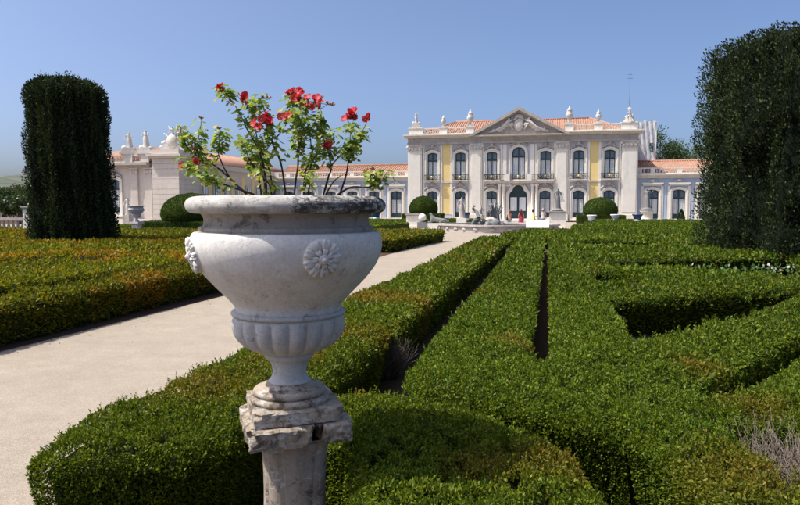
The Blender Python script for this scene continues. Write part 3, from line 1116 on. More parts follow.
# entablature, cornice, parapet
m = MB(); m.box(PC - 14.5, PC + 14.5, PY - .30, PY + .36, 10.06, 10.32); m.box(PC - 14.42, PC + 14.42, PY - .22, PY + .36, 10.321, 10.9)
m.build('frieze', M['stone_grey'], main)
m = MB()
for s in (-1, 1):
    a, b = sorted((PC + s * 6.0, PC + s * 14.95))
    m.box(a, b, PY - .62, PY + .4, 11.05, 11.2); m.box(a, b, PY - .82, PY + .4, 11.201, 11.36)
m.box(PC - 14.7, PC + 14.7, PY - .42, PY + .36, 10.901, 11.049)
for s in (-1, 1): m.box(PC + s * 14.6 - .3, PC + s * 14.6 + .3, PY + .41, PY + 13, 10.95, 11.33)
m.build('cornice', M['cornice'], main)
for s in (-1, 1):
    pb = MB(); bb = MB()
    spans = [(12.4, 14.3, True), (9.2, 10.2, True), (5.7, 6.7, True)]
    for x0, x1, _ in spans:
        a, b = sorted((PC + s * x0, PC + s * x1)); pb.box(a, b, PY - .3, PY + .3, 11.361, 12.18); pb.box(a - .06, b + .06, PY - .36, PY + .36, 12.181, 12.32)
    for x0, x1 in ((10.26, 12.33), (6.77, 9.13)):
        a, b = sorted((PC + s * x0, PC + s * x1)); pb.box(a, b, PY - .2, PY + .2, 11.361, 11.5); pb.box(a, b, PY - .22, PY + .22, 12.1, 12.22)
        balusters(bb, a, b, PY, 11.5, 12.1)
    x = PC + s * 14.15
    pb.box(x - .15, x + .15, PY + .31, PY + 12, 11.34, 12.2)
    par = pb.build('parapet', M['cornice'], main)
    o = bb.build('balusters', M['cornice'], par); o['kind'] = 'stuff'
# pediment
m = MB()
HW, ZB, ZA = 6.35, 10.95, 14.5
m.prism([(PC - HW + .55, ZB + .1), (PC + HW - .55, ZB + .1), (PC, ZA - .42)], PY - .32, PY + .3)
tym = m.build('tympanum', M['stone_grey'], main)
m = MB()
for s in (-1, 1):
    q = [(PC + s * (HW + .1), ZB + .05), (PC + s * (HW - .55), ZB + .05), (PC, ZA - .42), (PC, ZA)]
    if s < 0: q = q[::-1]
    m.prism(q, PY - .85, PY + .35)
    q2 = [(PC + s * (HW - .4), ZB + .15), (PC + s * (HW - .8), ZB + .15), (PC, ZA - .68), (PC, ZA - .42)]
    if s < 0: q2 = q2[::-1]
    m.prism(q2, PY - .6, PY - .321)
m.box(PC - HW + .3, PC + HW - .3, PY - .78, PY - .33, ZB - .02, ZB + .16)
m.build('pediment_cornice', M['stone_grey'], main)
m = MB()
m.blob((PC, PY - .42, 12.35), (.62, .2, .85), nu=14, nv=10); m.tube([(PC - .62, PY - .5, 12.9), (PC - .3, PY - .55, 13.2), (PC, PY - .55, 13.3), (PC + .3, PY - .55, 13.2), (PC + .62, PY - .5, 12.9)], [.1, .12, .14, .12, .1])
for k in range(5): m.blob((PC - .4 + .2 * k, PY - .5, 13.35 + .12 * math.sin(math.pi * k / 4)), (.1, .12, .18), nu=7, nv=5)
for s in (-1, 1):
    for k in range(9):
        t = k / 8
        m.blob((PC + s * (.9 + 2.6 * t), PY - .42, 12.35 - .95 * t + .18 * math.sin(t * 9)), (.34 - .14 * t, .16, .26 - .1 * t), nu=8, nv=6, jit=.18)
    m.tube([(PC + s * .8, PY - .48, 12.9), (PC + s * 1.3, PY - .52, 12.75), (PC + s * 2.1, PY - .5, 12.0), (PC + s * 3.2, PY - .48, 11.55), (PC + s * 3.9, PY - .45, 11.4)], [.12, .22, .2, .13, .05], 8)
    m.blob((PC + s * 1.25, PY - .52, 13.0), (.17, .16, .2), nu=8, nv=6)
    m.tube([(PC + s * 1.3, PY - .5, 12.6), (PC + s * 1.0, PY - .55, 12.2), (PC + s * .7, PY - .5, 11.7)], [.1, .09, .06])
m.build('carved_arms', M['stone_trim'], tym)
# hipped tile roof
m = MB()
x0, x1, y0, y1 = PC - 13.4, PC + 13.4, PY + .8, PY + 12.5
ra, rb, rz = PC - 9.0, PC + 9.0, 13.75
yr = (y0 + y1) / 2
m.add([(x0, y0, 11.5), (x1, y0, 11.5), (x1, y1, 11.5), (x0, y1, 11.5), (ra, yr, rz), (rb, yr, rz)], [(0, 1, 5, 4), (1, 2, 5), (2, 3, 4, 5), (3, 0, 4)])
roof = m.build('roof', M['tile'], main)
m = MB()
n = 90
for k in range(n + 1):
    x = x0 + (x1 - x0) * k / n
    t = min(1, (x - x0) / (ra - x0), (x1 - x) / (x1 - rb))
    if t < .03: continue
    m.tube([(x, y0, 11.53), (x, y0 + (yr - y0) * t, 11.53 + (rz - 11.5) * t)], .085, 4)
m.tube([(ra, yr, rz + .03), (rb, yr, rz + .03)], .14, 6); m.tube([(x0, y0, 11.53), (ra, yr, rz + .03)], .13, 6); m.tube([(x1, y0, 11.53), (rb, yr, rz + .03)], .13, 6)
o = m.build('tile_courses', M['tile'], roof); o['kind'] = 'stuff'
fix(main)


def wing(name, label, x0, x1, xs, y, end=None):
    w = empty(name, ((x0 + x1) / 2, y, 0))
    tag(w, label, 'palace wing')
    m = MB(); m.box(x0, x1, y + .36, y + 10, .05, 5.5); m.build('rear_volume', M['stone'], w)
    hs = []
    for k, x in enumerate(xs):
        op, pt = window(w, x, .45, 4.05, .74, .22, y, False, 0, 70 + k, trim=.26)
        hs.append(op)
        m = MB(); m.box(x - 1.25, x + 1.25, y - .32, y - .01, 4.72, 4.9); m.box(x - 1.12, x + 1.12, y - .2, y - .011, 4.52, 4.719); m.build('hood_moulding', M['stone'], pt)
        m = MB(); m.blob((x, y - .16, 5.12), (.32, .14, .2), nu=9, nv=6, jit=.15)
        for s in (-1, 1): m.blob((x + s * .42, y - .13, 5.05), (.2, .1, .11), nu=8, nv=5, jit=.15)
        m.build('carved_crest', M['stone_trim'], pt)
    wall_face('wall', M['blue'], w, [(x0, .05), (x1, .05), (x1, 5.45), (x0, 5.45)], hs, y)
    for x in xs:
        for s in (-1, 1):
            c = x + s * 1.16
            m = MB(); m.box(c - .14, c + .14, y - .09, y - .003, .4, 4.5); m.build('wall_strip', M['stone'], w)
        c = x + 1.55
        if x0 < c < x1 - .2:
            m = MB(); m.box(c - .12, c + .12, y - .05, y - .004, .4, 5.4); m.build('wall_strip', M['blue'], w)
    m = MB(); m.box(x0, x1, y - .15, y - .006, .02, .398); m.build('plinth_band', M['stone'], w)
    m = MB(); m.box(x0, x1, y - .16, y + .36, 5.451, 5.7); m.box(x0, x1, y - .36, y + .36, 5.701, 5.86); m.box(x0, x1, y - .52, y + .4, 5.861, 6.0); m.build('cornice', M['cornice'], w)
    m = MB(); bb = MB()
    m.box(x0, x1, y - .15, y + .15, 6.001, 6.12); m.box(x0, x1, y - .17, y + .17, 6.62, 6.76)
    xx = sorted(list(xs) + [x0 + .3, x1 - .3])
    for a in xx: m.box(a - .28, a + .28, y - .16, y + .16, 6.121, 6.619)
    for a, b in zip(xx[:-1], xx[1:]): balusters(bb, a + .3, b - .3, y, 6.12, 6.62)
    p = m.build('parapet', M['cornice'], w)
    o = bb.build('balusters', M['cornice'], p); o['kind'] = 'stuff'
    m = MB(); y0, y1 = y + .6, y + 9.6
    yr = (y0 + y1) / 2
    m.add([(x0, y0, 6.2), (x1, y0, 6.2), (x1, yr, 7.85), (x0, yr, 7.85), (x1, y1, 6.2), (x0, y1, 6.2)], [(0, 1, 2, 3), (3, 2, 4, 5)])
    rf = m.build('roof', M['tile'], w)
    m = MB(); n = int((x1 - x0) / .3)
    for k in range(n + 1):
        x = x0 + (x1 - x0) * k / n
        m.tube([(x, y0, 6.23), (x, yr, 7.88)], .085, 4)
    m.tube([(x0, yr, 7.89), (x1, yr, 7.89)], .14, 6)
    o = m.build('tile_courses', M['tile'], rf); o['kind'] = 'stuff'
    fix(w)
    return w


wing('palace_wing', 'low pale blue palace wing with tiled roof joining the right of the main block', 10.70, 34, [12.56 + 3.1 * k for k in range(7)], PY + .8)
wing('palace_wing', 'low pale blue palace wing with arched windows joining the left of the main block', -37.5, -18.24, [-20.0 - 3.1 * k for k in range(6)], PY + .8)

# left pavilion: end front towards the garden and a long side wing running back to the low wing
VX, VY = -37.6, 62.
pv = empty('palace_pavilion', (VX, VY, 0))
tag(pv, 'rusticated stone palace pavilion with statues on its balustrade behind the left yew', 'pavilion')
m = MB(); m.box(VX - 14, VX - .4, VY + .37, VY + 30, .05, 6.9); m.build('rear_volume', M['stone_warm'], pv)
hs = []
for k, x in enumerate((VX - 8.2,)):
    op, _ = window(pv, x, 1.3, 4.9, .72, .22, VY, False, .8, 90 + k)
    hs.append(op)
wall_face('wall', M['stone_warm'], pv, [(VX - 14, .05), (VX - 3.2, .05), (VX - 3.2, 6.2), (VX - 14, 6.2)], hs, VY)
for x in (VX - 3.9, VX - 5.6, VX - 10.6, VX - 12.6):
    m = MB(); m.box(x - .42, x + .42, VY - .2, VY - .003, .7, 5.4); m.box(x - .52, x + .52, VY - .3, VY - .002, .05, .699)
    p = m.build('pilaster', M['stone_warm'], pv)
    m = MB(); m.box(x - .5, x + .5, VY - .32, VY - .004, 5.9, 6.05)
    for s in (-1, 0, 1): m.blob((x + s * .3, VY - .24, 5.65), (.18, .12, .24), nu=7, nv=5, jit=.12)
    m.build('capital', M['stone_warm'], p)
# corner pier of coursed blocks
pier = MB(); pier.box(VX - 3.12, VX - .08, VY - .52, VY + 2.92, .05, 7.0)
pier = pier.build('corner_pier', M['stone_warm'], pv)
blk = MB(); blk.box(-1.56, 1.56, -1.76, 1.76, 0, .50)
bm_ = blk.mesh('stone_course', M['stone_warm'])
for k in range(13): link('stone_course', bm_, None, pier, (VX - 1.6, VY + 1.2, .08 + .53 * k))
m = MB(); m.box(VX - 3.4, VX + .22, VY - .8, VY + 3.2, 7.0, 7.2); m.box(VX - 3.6, VX + .42, VY - 1.0, VY + 3.4, 7.201, 7.42); m.box(VX - 3.2, VX + .02, VY - .6, VY + 3, 7.421, 7.9); m.build('pier_cap', M['stone_warm'], pv)
m = MB(); m.box(VX - 14, VX - 3.7, VY - .3, VY + .37, 6.06, 6.35); m.box(VX - 14, VX - 3.7, VY - .75, VY + .37, 6.351, 6.62); m.build('cornice', M['stone_grey'], pv)
m = MB(); bb = MB()
m.box(VX - 14, VX - 3.7, VY - .2, VY + .2, 6.621, 6.76); m.box(VX - 14, VX - 3.7, VY - .22, VY + .22, 7.34, 7.5)
for x in (VX - 4.2, VX - 6.2, VX - 10.4): m.box(x - .5, x + .5, VY - .28, VY + .28, 6.622, 7.52)
for a, b in ((-13.9, -10.9), (-9.9, -6.7), (-5.7, -4.7)): balusters(bb, VX + a, VX + b, VY, 6.76, 7.34, .36, .085)
p = m.build('parapet', M['stone_warm'], pv)
o = bb.build('balusters', M['stone_warm'], p); o['kind'] = 'stuff'
m = MB(); m.add([(VX - 14, VY + .6, 6.8), (VX - .2, VY + .6, 6.8), (VX - .2, VY + 29, 7.0), (VX - 14, VY + 29, 7.0), (VX - 10, VY + 6, 8.75), (VX - 5, VY + 6, 8.75), (VX - 5, VY + 26, 8.75), (VX - 10, VY + 26, 8.75)],
    [(0, 1, 5, 4), (1, 2, 6, 5), (2, 3, 7, 6), (3, 0, 4, 7), (4, 5, 6, 7)]); rf = m.build('roof', M['tile'], pv)
m = MB()
for k in range(80):
    y = VY + 6 + 20 * k / 79
    m.tube([(VX - .2, y - 5.4 + 8.4 * k / 79, 6.83 + .2 * k / 79), (VX - 5, y, 8.78)], .085, 4)
for k in range(48):
    x = VX - 14 + 13.8 * k / 47; t = (x - VX + 14) / 13.8
    m.tube([(x, VY + .6, 6.83), (VX - 10 + 5 * t, VY + 6, 8.78)], .085, 4)
o = m.build('tile_courses', M['tile'], rf); o['kind'] = 'stuff'
# side wall facing +X towards the court, with yellow panels and windows
m = MB(); m.box(VX - .38, VX - .1, VY + 2.93, PY + .4, .05, 6.2); sw = m.build('side_wall', M['stone_warm'], pv)
for k in range(7):
    y = VY + 4.6 + 2.75 * k
    m = MB(); m.box(VX - .095, VX + .06, y - .75, y + .75, 1.0, 4.6); m.build('window_surround', M['stone_warm'], sw)
    m = MB(); m.box(VX + .062, VX + .09, y - .55, y + .55, 1.2, 4.4); m.build('window_frame', M['frame'], sw)
    m = MB()
    for a, b in ((-.45, -.05), (.05, .45)):
        for z0, z1 in ((1.3, 2.2), (2.28, 3.2), (3.34, 4.3)): m.box(VX + .091, VX + .1, y + a, y + b, z0, z1)
    m.build('pane', M['pane'], sw)
    m = MB(); m.box(VX - .095, VX - .04, y + .95, y + 1.75, .9, 5.6); m.build('yellow_panel', M['yellow'], sw)
m = MB(); m.box(VX - .4, VX + .25, VY + 3.45, PY + .3, 6.2, 6.75); m.build('side_cornice', M['stone_warm'], sw)
m = MB()
for k in range(4): m.box(VX - 6.5 - .3 * k, VX - 3.3, VY - 2.2 + .5 * k, VY - .55, .16 * k, .16 * (k + 1) - .002)
m.build('entrance_steps', M['stone_warm'], pv)
fix(pv)

# sheeted scaffold behind the right corner of the main block
sc = empty('scaffold_tower', (12.55, 94, 0))
tag(sc, 'white sheeted scaffold tower behind the right corner of the palace', 'scaffold')
m = MB()
for x in (-1.3, -.4, .5, 1.3):
    for y in (-1, 1): m.tube([(x, y, 0), (x, y, 13.3)], .05, 6)
for z in range(2, 14, 2):
    for y in (-1, 1): m.tube([(-1.4, y, z), (1.4, y, z)], .04, 6)
m.build('poles', M['steel'], sc)
for z in (7.0, 9.0, 11.0):
    m = MB(); m.box(-1.3, 1.3, -.9, .9, z, z + .06); m.build('deck', M['bark'], sc)
m = MB()
gv = []; gf = []
for j in range(13):
    for i in range(17):
        x = -1.4 + 2.8 * i / 16; z = 6.4 + 6.9 * j / 12
        gv.append((x, -1.12 + .10 * math.sin(i * 1.9 + j * .7) + .07 * math.sin(j * 1.7 + i), z - (.25 * math.sin(i * .8) if j == 0 else 0) + (.12 * math.sin(i * 1.1) if j == 12 else 0)))
for j in range(12):
    for i in range(16):
        if (j in (5, 6) and 10 < i < 14): continue
        gf.append((j * 17 + i, j * 17 + i + 1, (j + 1) * 17 + i + 1, (j + 1) * 17 + i))
m.add(gv, gf, True); m.add([(1.42 + .06 * math.sin(k), -1.1 + 2.2 * k / 8, z) for z in (6.4, 13.3) for k in range(9)], [(k, k + 1, 10 + k, 9 + k) for k in range(8)], True)
m.build('sheeting', M['sheet'], sc)
m = MB(); m.tube([(0, 0, 0), (0, 0, 12.1), (0, 0, 19.5)], [.06, .035, .014], 6); m.tube([(-.35, 0, 18.5), (.35, 0, 18.5)], .02, 5); m.tube([(-.25, 0, 19), (.25, 0, 19)], .02, 5)
tag(m.build('antenna_mast', M['iron'], None, (10.1, 90, 0)), 'thin tall antenna mast rising beside the right roof statue', 'antenna')


# ------------------------------------------------------------------ figures (statues and people)
def skin(verts, edges, name, sub=1):
    """verts: name -> (x, y, z, radius); one continuous skinned body"""
    names = list(verts)
    me = bpy.data.meshes.new(name + '_skeleton')
    me.from_pydata([verts[k][:3] for k in names], [(names.index(a), names.index(b)) for a, b in edges], [])
    o = bpy.data.objects.new(name + '_skeleton', me)
    COL.objects.link(o)
    md = o.modifiers.new('Skin', 'SKIN')
    md.use_smooth_shade = True
    for k, n_ in enumerate(names):
        r = verts[n_][3]
        me.skin_vertices[0].data[k].radius = (r, r) if not hasattr(r, '__len__') else r
        me.skin_vertices[0].data[k].use_root = (k == 0)
    ss = o.modifiers.new('Sub', 'SUBSURF'); ss.levels = sub; ss.render_levels = sub
    dg = bpy.context.evaluated_depsgraph_get()
    out = bpy.data.meshes.new_from_object(o.evaluated_get(dg))
    out.name = name
    bpy.data.objects.remove(o); bpy.data.meshes.remove(me)
    for p in out.polygons: p.use_smooth = True
    return out


def body_mesh(name, armL=None, armR=None, legL=None, legR=None, head=(0, 0), lean=0., fem=True, fingers=True, hip=.93):
    """standing figure 1.68 m tall facing -Y; arms/legs: lists of joint positions"""
    sh = .165 if fem else .195
    v = {}
    v['pelvis'] = (0, 0, hip, (.15, .11))
    v['waist'] = (0, .0 + lean * .3, hip + .16, (.118, .09) if fem else (.14, .1))
    v['chest'] = (0, lean * .7, hip + .34, (.15, .105))
    v['neckb'] = (0, lean, hip + .49, (.075, .07))
    v['neck'] = (head[0] * .3, lean + head[1] * .3, hip + .555, .05)
    v['jaw'] = (head[0] * .7, lean - .02 + head[1] * .7, hip + .62, (.062, .07))
    v['skull'] = (head[0], lean + head[1], hip + .70, (.076, .09))
    v['nose'] = (head[0], lean + head[1] - .098, hip + .655, .014)
    e = [('pelvis', 'waist'), ('waist', 'chest'), ('chest', 'neckb'), ('neckb', 'neck'), ('neck', 'jaw'), ('jaw', 'skull'), ('jaw', 'nose')]
    for s, A, Lg in ((1, armL, legL), (-1, armR, legR)):
        t = 'L' if s > 0 else 'R'
        top = (s * sh, lean, hip + .44)
        A = A or [(s * (sh + .07), lean + .02, hip + .16), (s * (sh + .06), lean - .06, hip - .08)]
        v['sh' + t] = (*top, .055); v['el' + t] = (*A[0], .04); v['wr' + t] = (*A[1], .027)
        d = (Vector(A[1]) - Vector(A[0])).normalized()
        pm = Vector(A[1]) + d * .06
        v['pm' + t] = (*pm, (.034, .018))
        e += [('neckb', 'sh' + t), ('sh' + t, 'el' + t), ('el' + t, 'wr' + t), ('wr' + t, 'pm' + t)]
        if fingers:
            side = d.cross(Vector((.2, 1, .1))).normalized()
            for k, (off, ln) in enumerate(((-.027, .065), (-.009, .078), (.009, .072), (.027, .055))):
                a = pm + side * off + d * .03; b = a + d * ln * .6; c = b + d * ln * .35 + Vector((0, -.015, 0))
                v['f%d' % k + t] = (*a, .009); v['g%d' % k + t] = (*b, .008); v['h%d' % k + t] = (*c, .007)
                e += [('pm' + t, 'f%d' % k + t), ('f%d' % k + t, 'g%d' % k + t), ('g%d' % k + t, 'h%d' % k + t)]
            a = Vector(A[1]) + d * .03 + side * -.035; b = a + d * .045 - side * .018
            v['t0' + t] = (*a, .011); v['t1' + t] = (*b, .008)
            e += [('wr' + t, 't0' + t), ('t0' + t, 't1' + t)]
        Lg = Lg or [(s * .095, -.01, hip - .45), (s * .1, .03, .08)]
        v['hp' + t] = (s * .09, 0, hip - .07, .088); v['kn' + t] = (*Lg[0], .055); v['an' + t] = (*Lg[1], .034)
        an = Vector(Lg[1])
        v['to' + t] = (an.x + s * .03, an.y - .16, max(.03, an.z - .05), (.036, .024))
        e += [('pelvis', 'hp' + t), ('hp' + t, 'kn' + t), ('kn' + t, 'an' + t), ('an' + t, 'to' + t)]
    return skin(v, e, name)


def rings(mb, rg, n=14, fold=0.):
    """lofted cloth: rg = [(z, cx, cy, rx, ry)]"""
    v = []
    for k, (z, cx, cy, rx, ry) in enumerate(rg):
        for i in range(n):
            a = 2 * math.pi * i / n
            q = 1 + fold * (k / (len(rg) - 1)) * math.sin(a * 5 + k * .4)
            v.append((cx + rx * q * math.cos(a), cy + ry * q * math.sin(a), z))
    f = [(k * n + i, k * n + (i + 1) % n, (k + 1) * n + (i + 1) % n, (k + 1) * n + i) for k in range(len(rg) - 1) for i in range(n)]
    mb.add(v, f, True)
    return mb


M['skin'] = plain('skin', (.48, .27, .19), .5, .08)
M['cream_skin'] = M['skin']


def cloth(name, c): return plain(name, c, .85, .15, 6)


def person(label, loc, rz, skinc, hairc, hairlen, top, bottom, longskirt=False, arms=(None, None), legs=(None, None), extra=None, fem=True, s=1.):
    t = empty('person', loc, rz)
    t.scale = (s, s, s)
    tag(t, label, 'person')
    me = body_mesh('body', arms[0], arms[1], legs[0], legs[1], fem=fem)
    link('body', me, skinc, t)
    h = MB()
    h.blob((0, .018, 1.655), (.095, .108, .10), nu=12, nv=8)
    if hairlen: h.tube([(0, .06, 1.66), (0, .095, 1.55), (0, .10, 1.66 - hairlen)], [.085, .085, .05], 8)
    h.build('hair', hairc, t)
    if top:
        m = MB(); rings(m, [(1.36, 0, 0, .185, .115), (1.28, 0, 0, .175, .125), (1.12, 0, 0, .14, .11), (.98, 0, 0, .165, .13), (.9, 0, 0, .175, .14)])
        m.build('top', top, t)
    if longskirt:
        m = MB(); rings(m, [(1.10, 0, 0, .135, .11), (.95, 0, 0, .18, .145), (.7, 0, .01, .22, .19), (.4, 0, .02, .27, .24), (.1, 0, .03, .32, .29)], 24, .06)
        m.build('skirt', bottom, t)
    else:
        kn = [(legs[0] or [(.095, -.01, .48), (.1, .03, .08)]), (legs[1] or [(-.095, -.01, .48), (-.1, .03, .08)])]
        m = MB(); rings(m, [(1.0, 0, 0, .155, .12), (.9, 0, 0, .178, .14), (.82, 0, 0, .185, .14)])
        for sgn, q in zip((1, -1), kn): m.tube([(sgn * .085, 0, .88), (sgn * .09, 0, .8), q[0], (q[1][0], q[1][1], q[1][2] + .02)], [.09, .1, .075, .062], 10)
        m.build('trousers', bottom, t)
    for nm, mb, mt in (extra or []): mb.build(nm, mt, t)
    return t


hair_auburn = plain('auburn_hair', (.22, .075, .025), .6, .3, 20)
hair_dark = plain('dark_hair', (.025, .016, .012), .55, .3, 20)
hair_grey = plain('grey_hair', (.35, .33, .31), .6, .2, 20)
bag = MB(); bag.box(.17, .27, -.05, .16, .78, 1.02); bag.tube([(.2, .05, 1.0), (.16, .03, 1.25), (.1, .02, 1.43), (-.02, .05, 1.4)], .012, 5)
person('auburn haired woman in peach top and pale trousers with dark shoulder bag', (-3.28, 57.5, 0), R(200), M['skin'], hair_auburn, .32, cloth('peach_cotton', (.68, .38, .24)), cloth('pale_linen', (.58, .57, .54)),
       legs=([(.09, -.10, .5), (.1, .02, .09)], [(-.09, .05, .49), (-.09, .22, .12)]), extra=[('shoulder_bag', bag, cloth('dark_leather', (.04, .035, .035)))], s=.98)
m_ = MB(); rings(m_, [(1.36, 0, 0, .178, .118), (1.24, 0, 0, .17, .125), (1.09, 0, 0, .14, .115)])
red = cloth('crimson_cotton', (.33, .025, .055))
person('woman in long crimson dress with dark brown hair', (-2.29, 58.2, 0), R(165), M['skin'], plain('reddish_brown_hair', (.10, .025, .018), .6, .3, 20), .42, None, red, True,
       extra=[('bodice', m_, red)], s=1.0)
person('dark haired woman with bare shoulders in yellow top holding white jacket', (-1.25, 59.2, 0), R(120), M['skin'], hair_dark, .2, cloth('lemon_cotton', (.72, .66, .26)), cloth('lemon_skirt', (.62, .62, .22)), True,
       arms=([(.24, -.06, 1.12), (.16, -.30, 1.08)], None), s=1.0)
person('grey haired person in pale grey shirt standing beside the statue pedestal', (-.42, 59.6, 0), R(150), M['skin'], hair_grey, .05, cloth('pale_grey_shirt', (.52, .52, .53)), cloth('grey_trousers', (.32, .32, .34)),
       arms=([(.27, -.05, 1.14), (.18, -.26, 1.2)], [(-.27, -.03, 1.14), (-.22, -.2, 1.0)]), fem=False, s=1.02)

POSES = [
    body_mesh('figure', [(.34, -.02, 1.5), (.30, -.06, 1.78)], None, None, [(-.1, -.12, .52), (-.09, .1, .1)], fingers=False),
    body_mesh('figure', [(.28, -.08, 1.12), (.1, -.2, 1.2)], [(-.30, .02, 1.15), (-.32, -.1, .9)], [(.1, -.1, .5), (.12, 0, .08)], None, head=(.03, -.02), fingers=False),
    body_mesh('figure', [(.3, -.1, 1.2), (.34, -.3, 1.35)], [(-.28, -.1, 1.2), (-.12, -.25, 1.3)], [(.15, -.38, .86), (.17, -.36, .42)], [(-.13, -.4, .84), (-.15, -.32, .40)], lean=-.06, fingers=False),
    body_mesh('figure', [(.36, 0, 1.32), (.52, -.05, 1.52)], [(-.3, .05, 1.18), (-.42, -.02, 1.0)], [(.12, -.1, .5), (.14, .05, .1)], [(-.1, .05, .5), (-.14, .16, .12)], head=(-.03, 0), fingers=False)]
DRAPE = MB()
rings(DRAPE, [(1.05, .02, -.01, .15, .12), (.9, 0, 0, .19, .16), (.6, .02, .02, .2, .2), (.25, .03, .05, .22, .22), (0, .03, .06, .27, .25)], 20, .12)


def figure(root, pose, mat, loc=(0, 0, 0), rz=0, s=1., drape=True):
    me = POSES[pose].copy()
    o = link('figure', me, mat, root, loc, (0, 0, rz), (s, s, s))
    if drape and pose != 2:
        d = DRAPE.mesh('drapery', mat)
        d_o = link('drapery', d, None, o)
    return o


def garden_statue(name, label, loc, ped, mat, pose, s, rz=0, pedmat='stone', rocky=False, round_=False):
    """stone pedestal with a standing figure; ped = (half width, height)"""
    p = empty('statue_pedestal', loc)
    tag(p, label[0], 'pedestal')
    w, h = ped
    m = MB()
    if round_:
        m.lathe([(w * 1.15, 0), (w * 1.15, .12), (w, .16), (w * .96, h - .16), (w * 1.05, h - .14), (w * 1.12, h)], n=24)
    else:
        m.box(-w * 1.15, w * 1.15, -w * 1.15, w * 1.15, 0, .14); m.box(-w, w, -w, w, .141, h - .16)
    m.build('die', M[pedmat], p)
    m = MB()
    if round_: m.lathe([(w * 1.02, h + .001), (w * 1.18, h + .05), (w * 1.18, h + .12)], n=24); top = h + .12
    else:
        m.box(-w * 1.1, w * 1.1, -w * 1.1, w * 1.1, h - .159, h - .08); m.box(-w * 1.22, w * 1.22, -w * 1.22, w * 1.22, h - .079, h); top = h
    m.build('cap', M['stone_grey'] if not round_ else M[pedmat], p)
    if pose is None: return
    st = empty(name, (loc[0], loc[1], top), rz)
    tag(st, label[1], 'statue')
    m = MB(); m.blob((0, 0, .08), (w * .8, w * .7, .16), nu=14, nv=8, jit=.12); m.build('rock_base', mat, st)
    figure(st, pose, mat, (0, 0, .14), 0, s)
    return st


garden_statue('garden_statue', ('tall grey stone pedestal beside the white sign', 'weathered grey statue of a standing figure on the tall pedestal beside the sign'), (.8, 57.9, 0), (.68, 1.55), M['statue_dark'], 1, 1.12, R(20))
garden_statue('garden_statue', ('round white pedestal before the right wing', 'dark lead statue group on the round white pedestal before the right wing'), (10.55, 75.5, 0), (.66, 1.5), M['statue_dark'], 3, 1.3, R(-20), round_=True)
garden_statue('garden_statue', ('empty square stone pedestal beside the box dome', ''), (-12.4, 60.6, 0), (.62, 1.25), None, None, 1)
garden_statue('garden_statue', ('tall pale pedestal ending the terrace balustrade behind the left yew', 'pale statue on the tall pedestal behind the left yew'), (-28.4, 31.4, 0), (.40, 1.95), M['statue'], 0, .72, R(30))

# roof sculptures on the main block
def roof_vase(label, loc, s, mat):
    t = empty('roof_vase', loc)
    tag(t, label, 'vase')
    m = MB(); m.box(-.3 * s, .3 * s, -.3 * s, .3 * s, 0, .16 * s); m.build('plinth', mat, t)
    m = MB(); m.lathe([(.2 * s, .161 * s), (.1 * s, .3 * s), (.1 * s, .42 * s), (.3 * s, .62 * s), (.42 * s, .95 * s), (.36 * s, 1.15 * s), (.25 * s, 1.25 * s), (.3 * s, 1.33 * s)], n=16); m.build('bowl', mat, t)
    m = MB(); m.lathe([(.26 * s, 1.331 * s), (.3 * s, 1.45 * s), (.16 * s, 1.62 * s), (.1 * s, 1.72 * s), (.02 * s, 1.95 * s)], n=12, mod=lambda r, z, a: r * (1 + .15 * math.sin(4 * a + z * 6))); m.build('flame_finial', mat, t)
    return t


def roof_statue(label, loc, pose, s, rz, mat, cat='statue', seat=False):
    t = empty('roof_statue', loc, rz)
    tag(t, label, cat)
    m = MB()
    m.box(-.62, .62, -.3, .3, 0, .2); m.prism([(-.55, .201), (.55, .201), (.3, .62), (-.3, .62)], -.26, .26)
    m.build('plinth', mat, t)
    figure(t, pose, mat, (0, 0, .60 if not seat else .2), 0, s)
    if seat:
        m = MB(); m.blob((.1, .15, .75), (.36, .24, .28), jit=.12); m.build('rock_seat', mat, t)
    m = MB(); m.blob((-.34, 0, .62), (.2, .16, .2), jit=.15); m.blob((.36, 0, .58), (.16, .14, .16), jit=.15); m.build('trophies', mat, t)
    return t


RZ = 12.322
roof_statue('pale statue with raised arm on the left roof corner of the main block', (PC - 13.35, PY, RZ), 0, .84, 0, M['statue'])
roof_vase('small stone vase on the parapet left of the pediment', (PC - 9.7, PY, RZ), .78, M['statue'])
roof_vase('large flaming stone vase beside the left slope of the pediment', (PC - 6.2, PY, RZ), 1.12, M['statue'])
roof_vase('large flaming stone vase beside the right slope of the pediment', (PC + 6.2, PY, RZ), 1.12, M['statue'])
roof_vase('small stone vase on the parapet right of the pediment', (PC + 9.7, PY, RZ), .84, M['statue'])
roof_statue('pale seated statue on the right roof corner of the main block', (PC + 13.35, PY, RZ), 2, 1.05, R(-25), M['statue'], seat=True)
# roof sculptures on the pavilion
_a = roof_statue('weathered bust statue on the pavilion balustrade next to the corner pier', (VX - 4.2, VY, 7.522), 1, 1.0, 0, M['statue'])
_b = roof_statue('weathered statue with bent arms on the pavilion balustrade', (VX - 6.2, VY, 7.522), 1, .9, R(15), M['statue'])
_c = roof_statue('weathered statue with raised arm on the pavilion balustrade beside the yew', (VX - 10.4, VY, 7.522), 0, .95, R(-10), M['statue'])
for _q in (_a, _b, _c): _q.scale = (1.5, 1.3, 1.12)
t = empty('trophy_sculpture', (VX - 1.6, VY + 1.1, 7.902)); t.scale = (1.15, 1.15, 1.3)
tag(t, 'carved trophy of arms with plumes crowning the pavilion corner pier', 'sculpture')
m = MB(); m.prism([(-1.35, 0), (1.35, 0), (.7, .55), (-.7, .55)], -.5, .5); m.build('base', M['statue'], t)
m = MB(); m.lathe([(.02, -.14), (.5, -.12), (.55, 0), (.5, .12), (.02, .14)], n=18)
sh = m.build('shield', M['statue'], t, (.15, -.5, .75), (R(90), 0, 0))
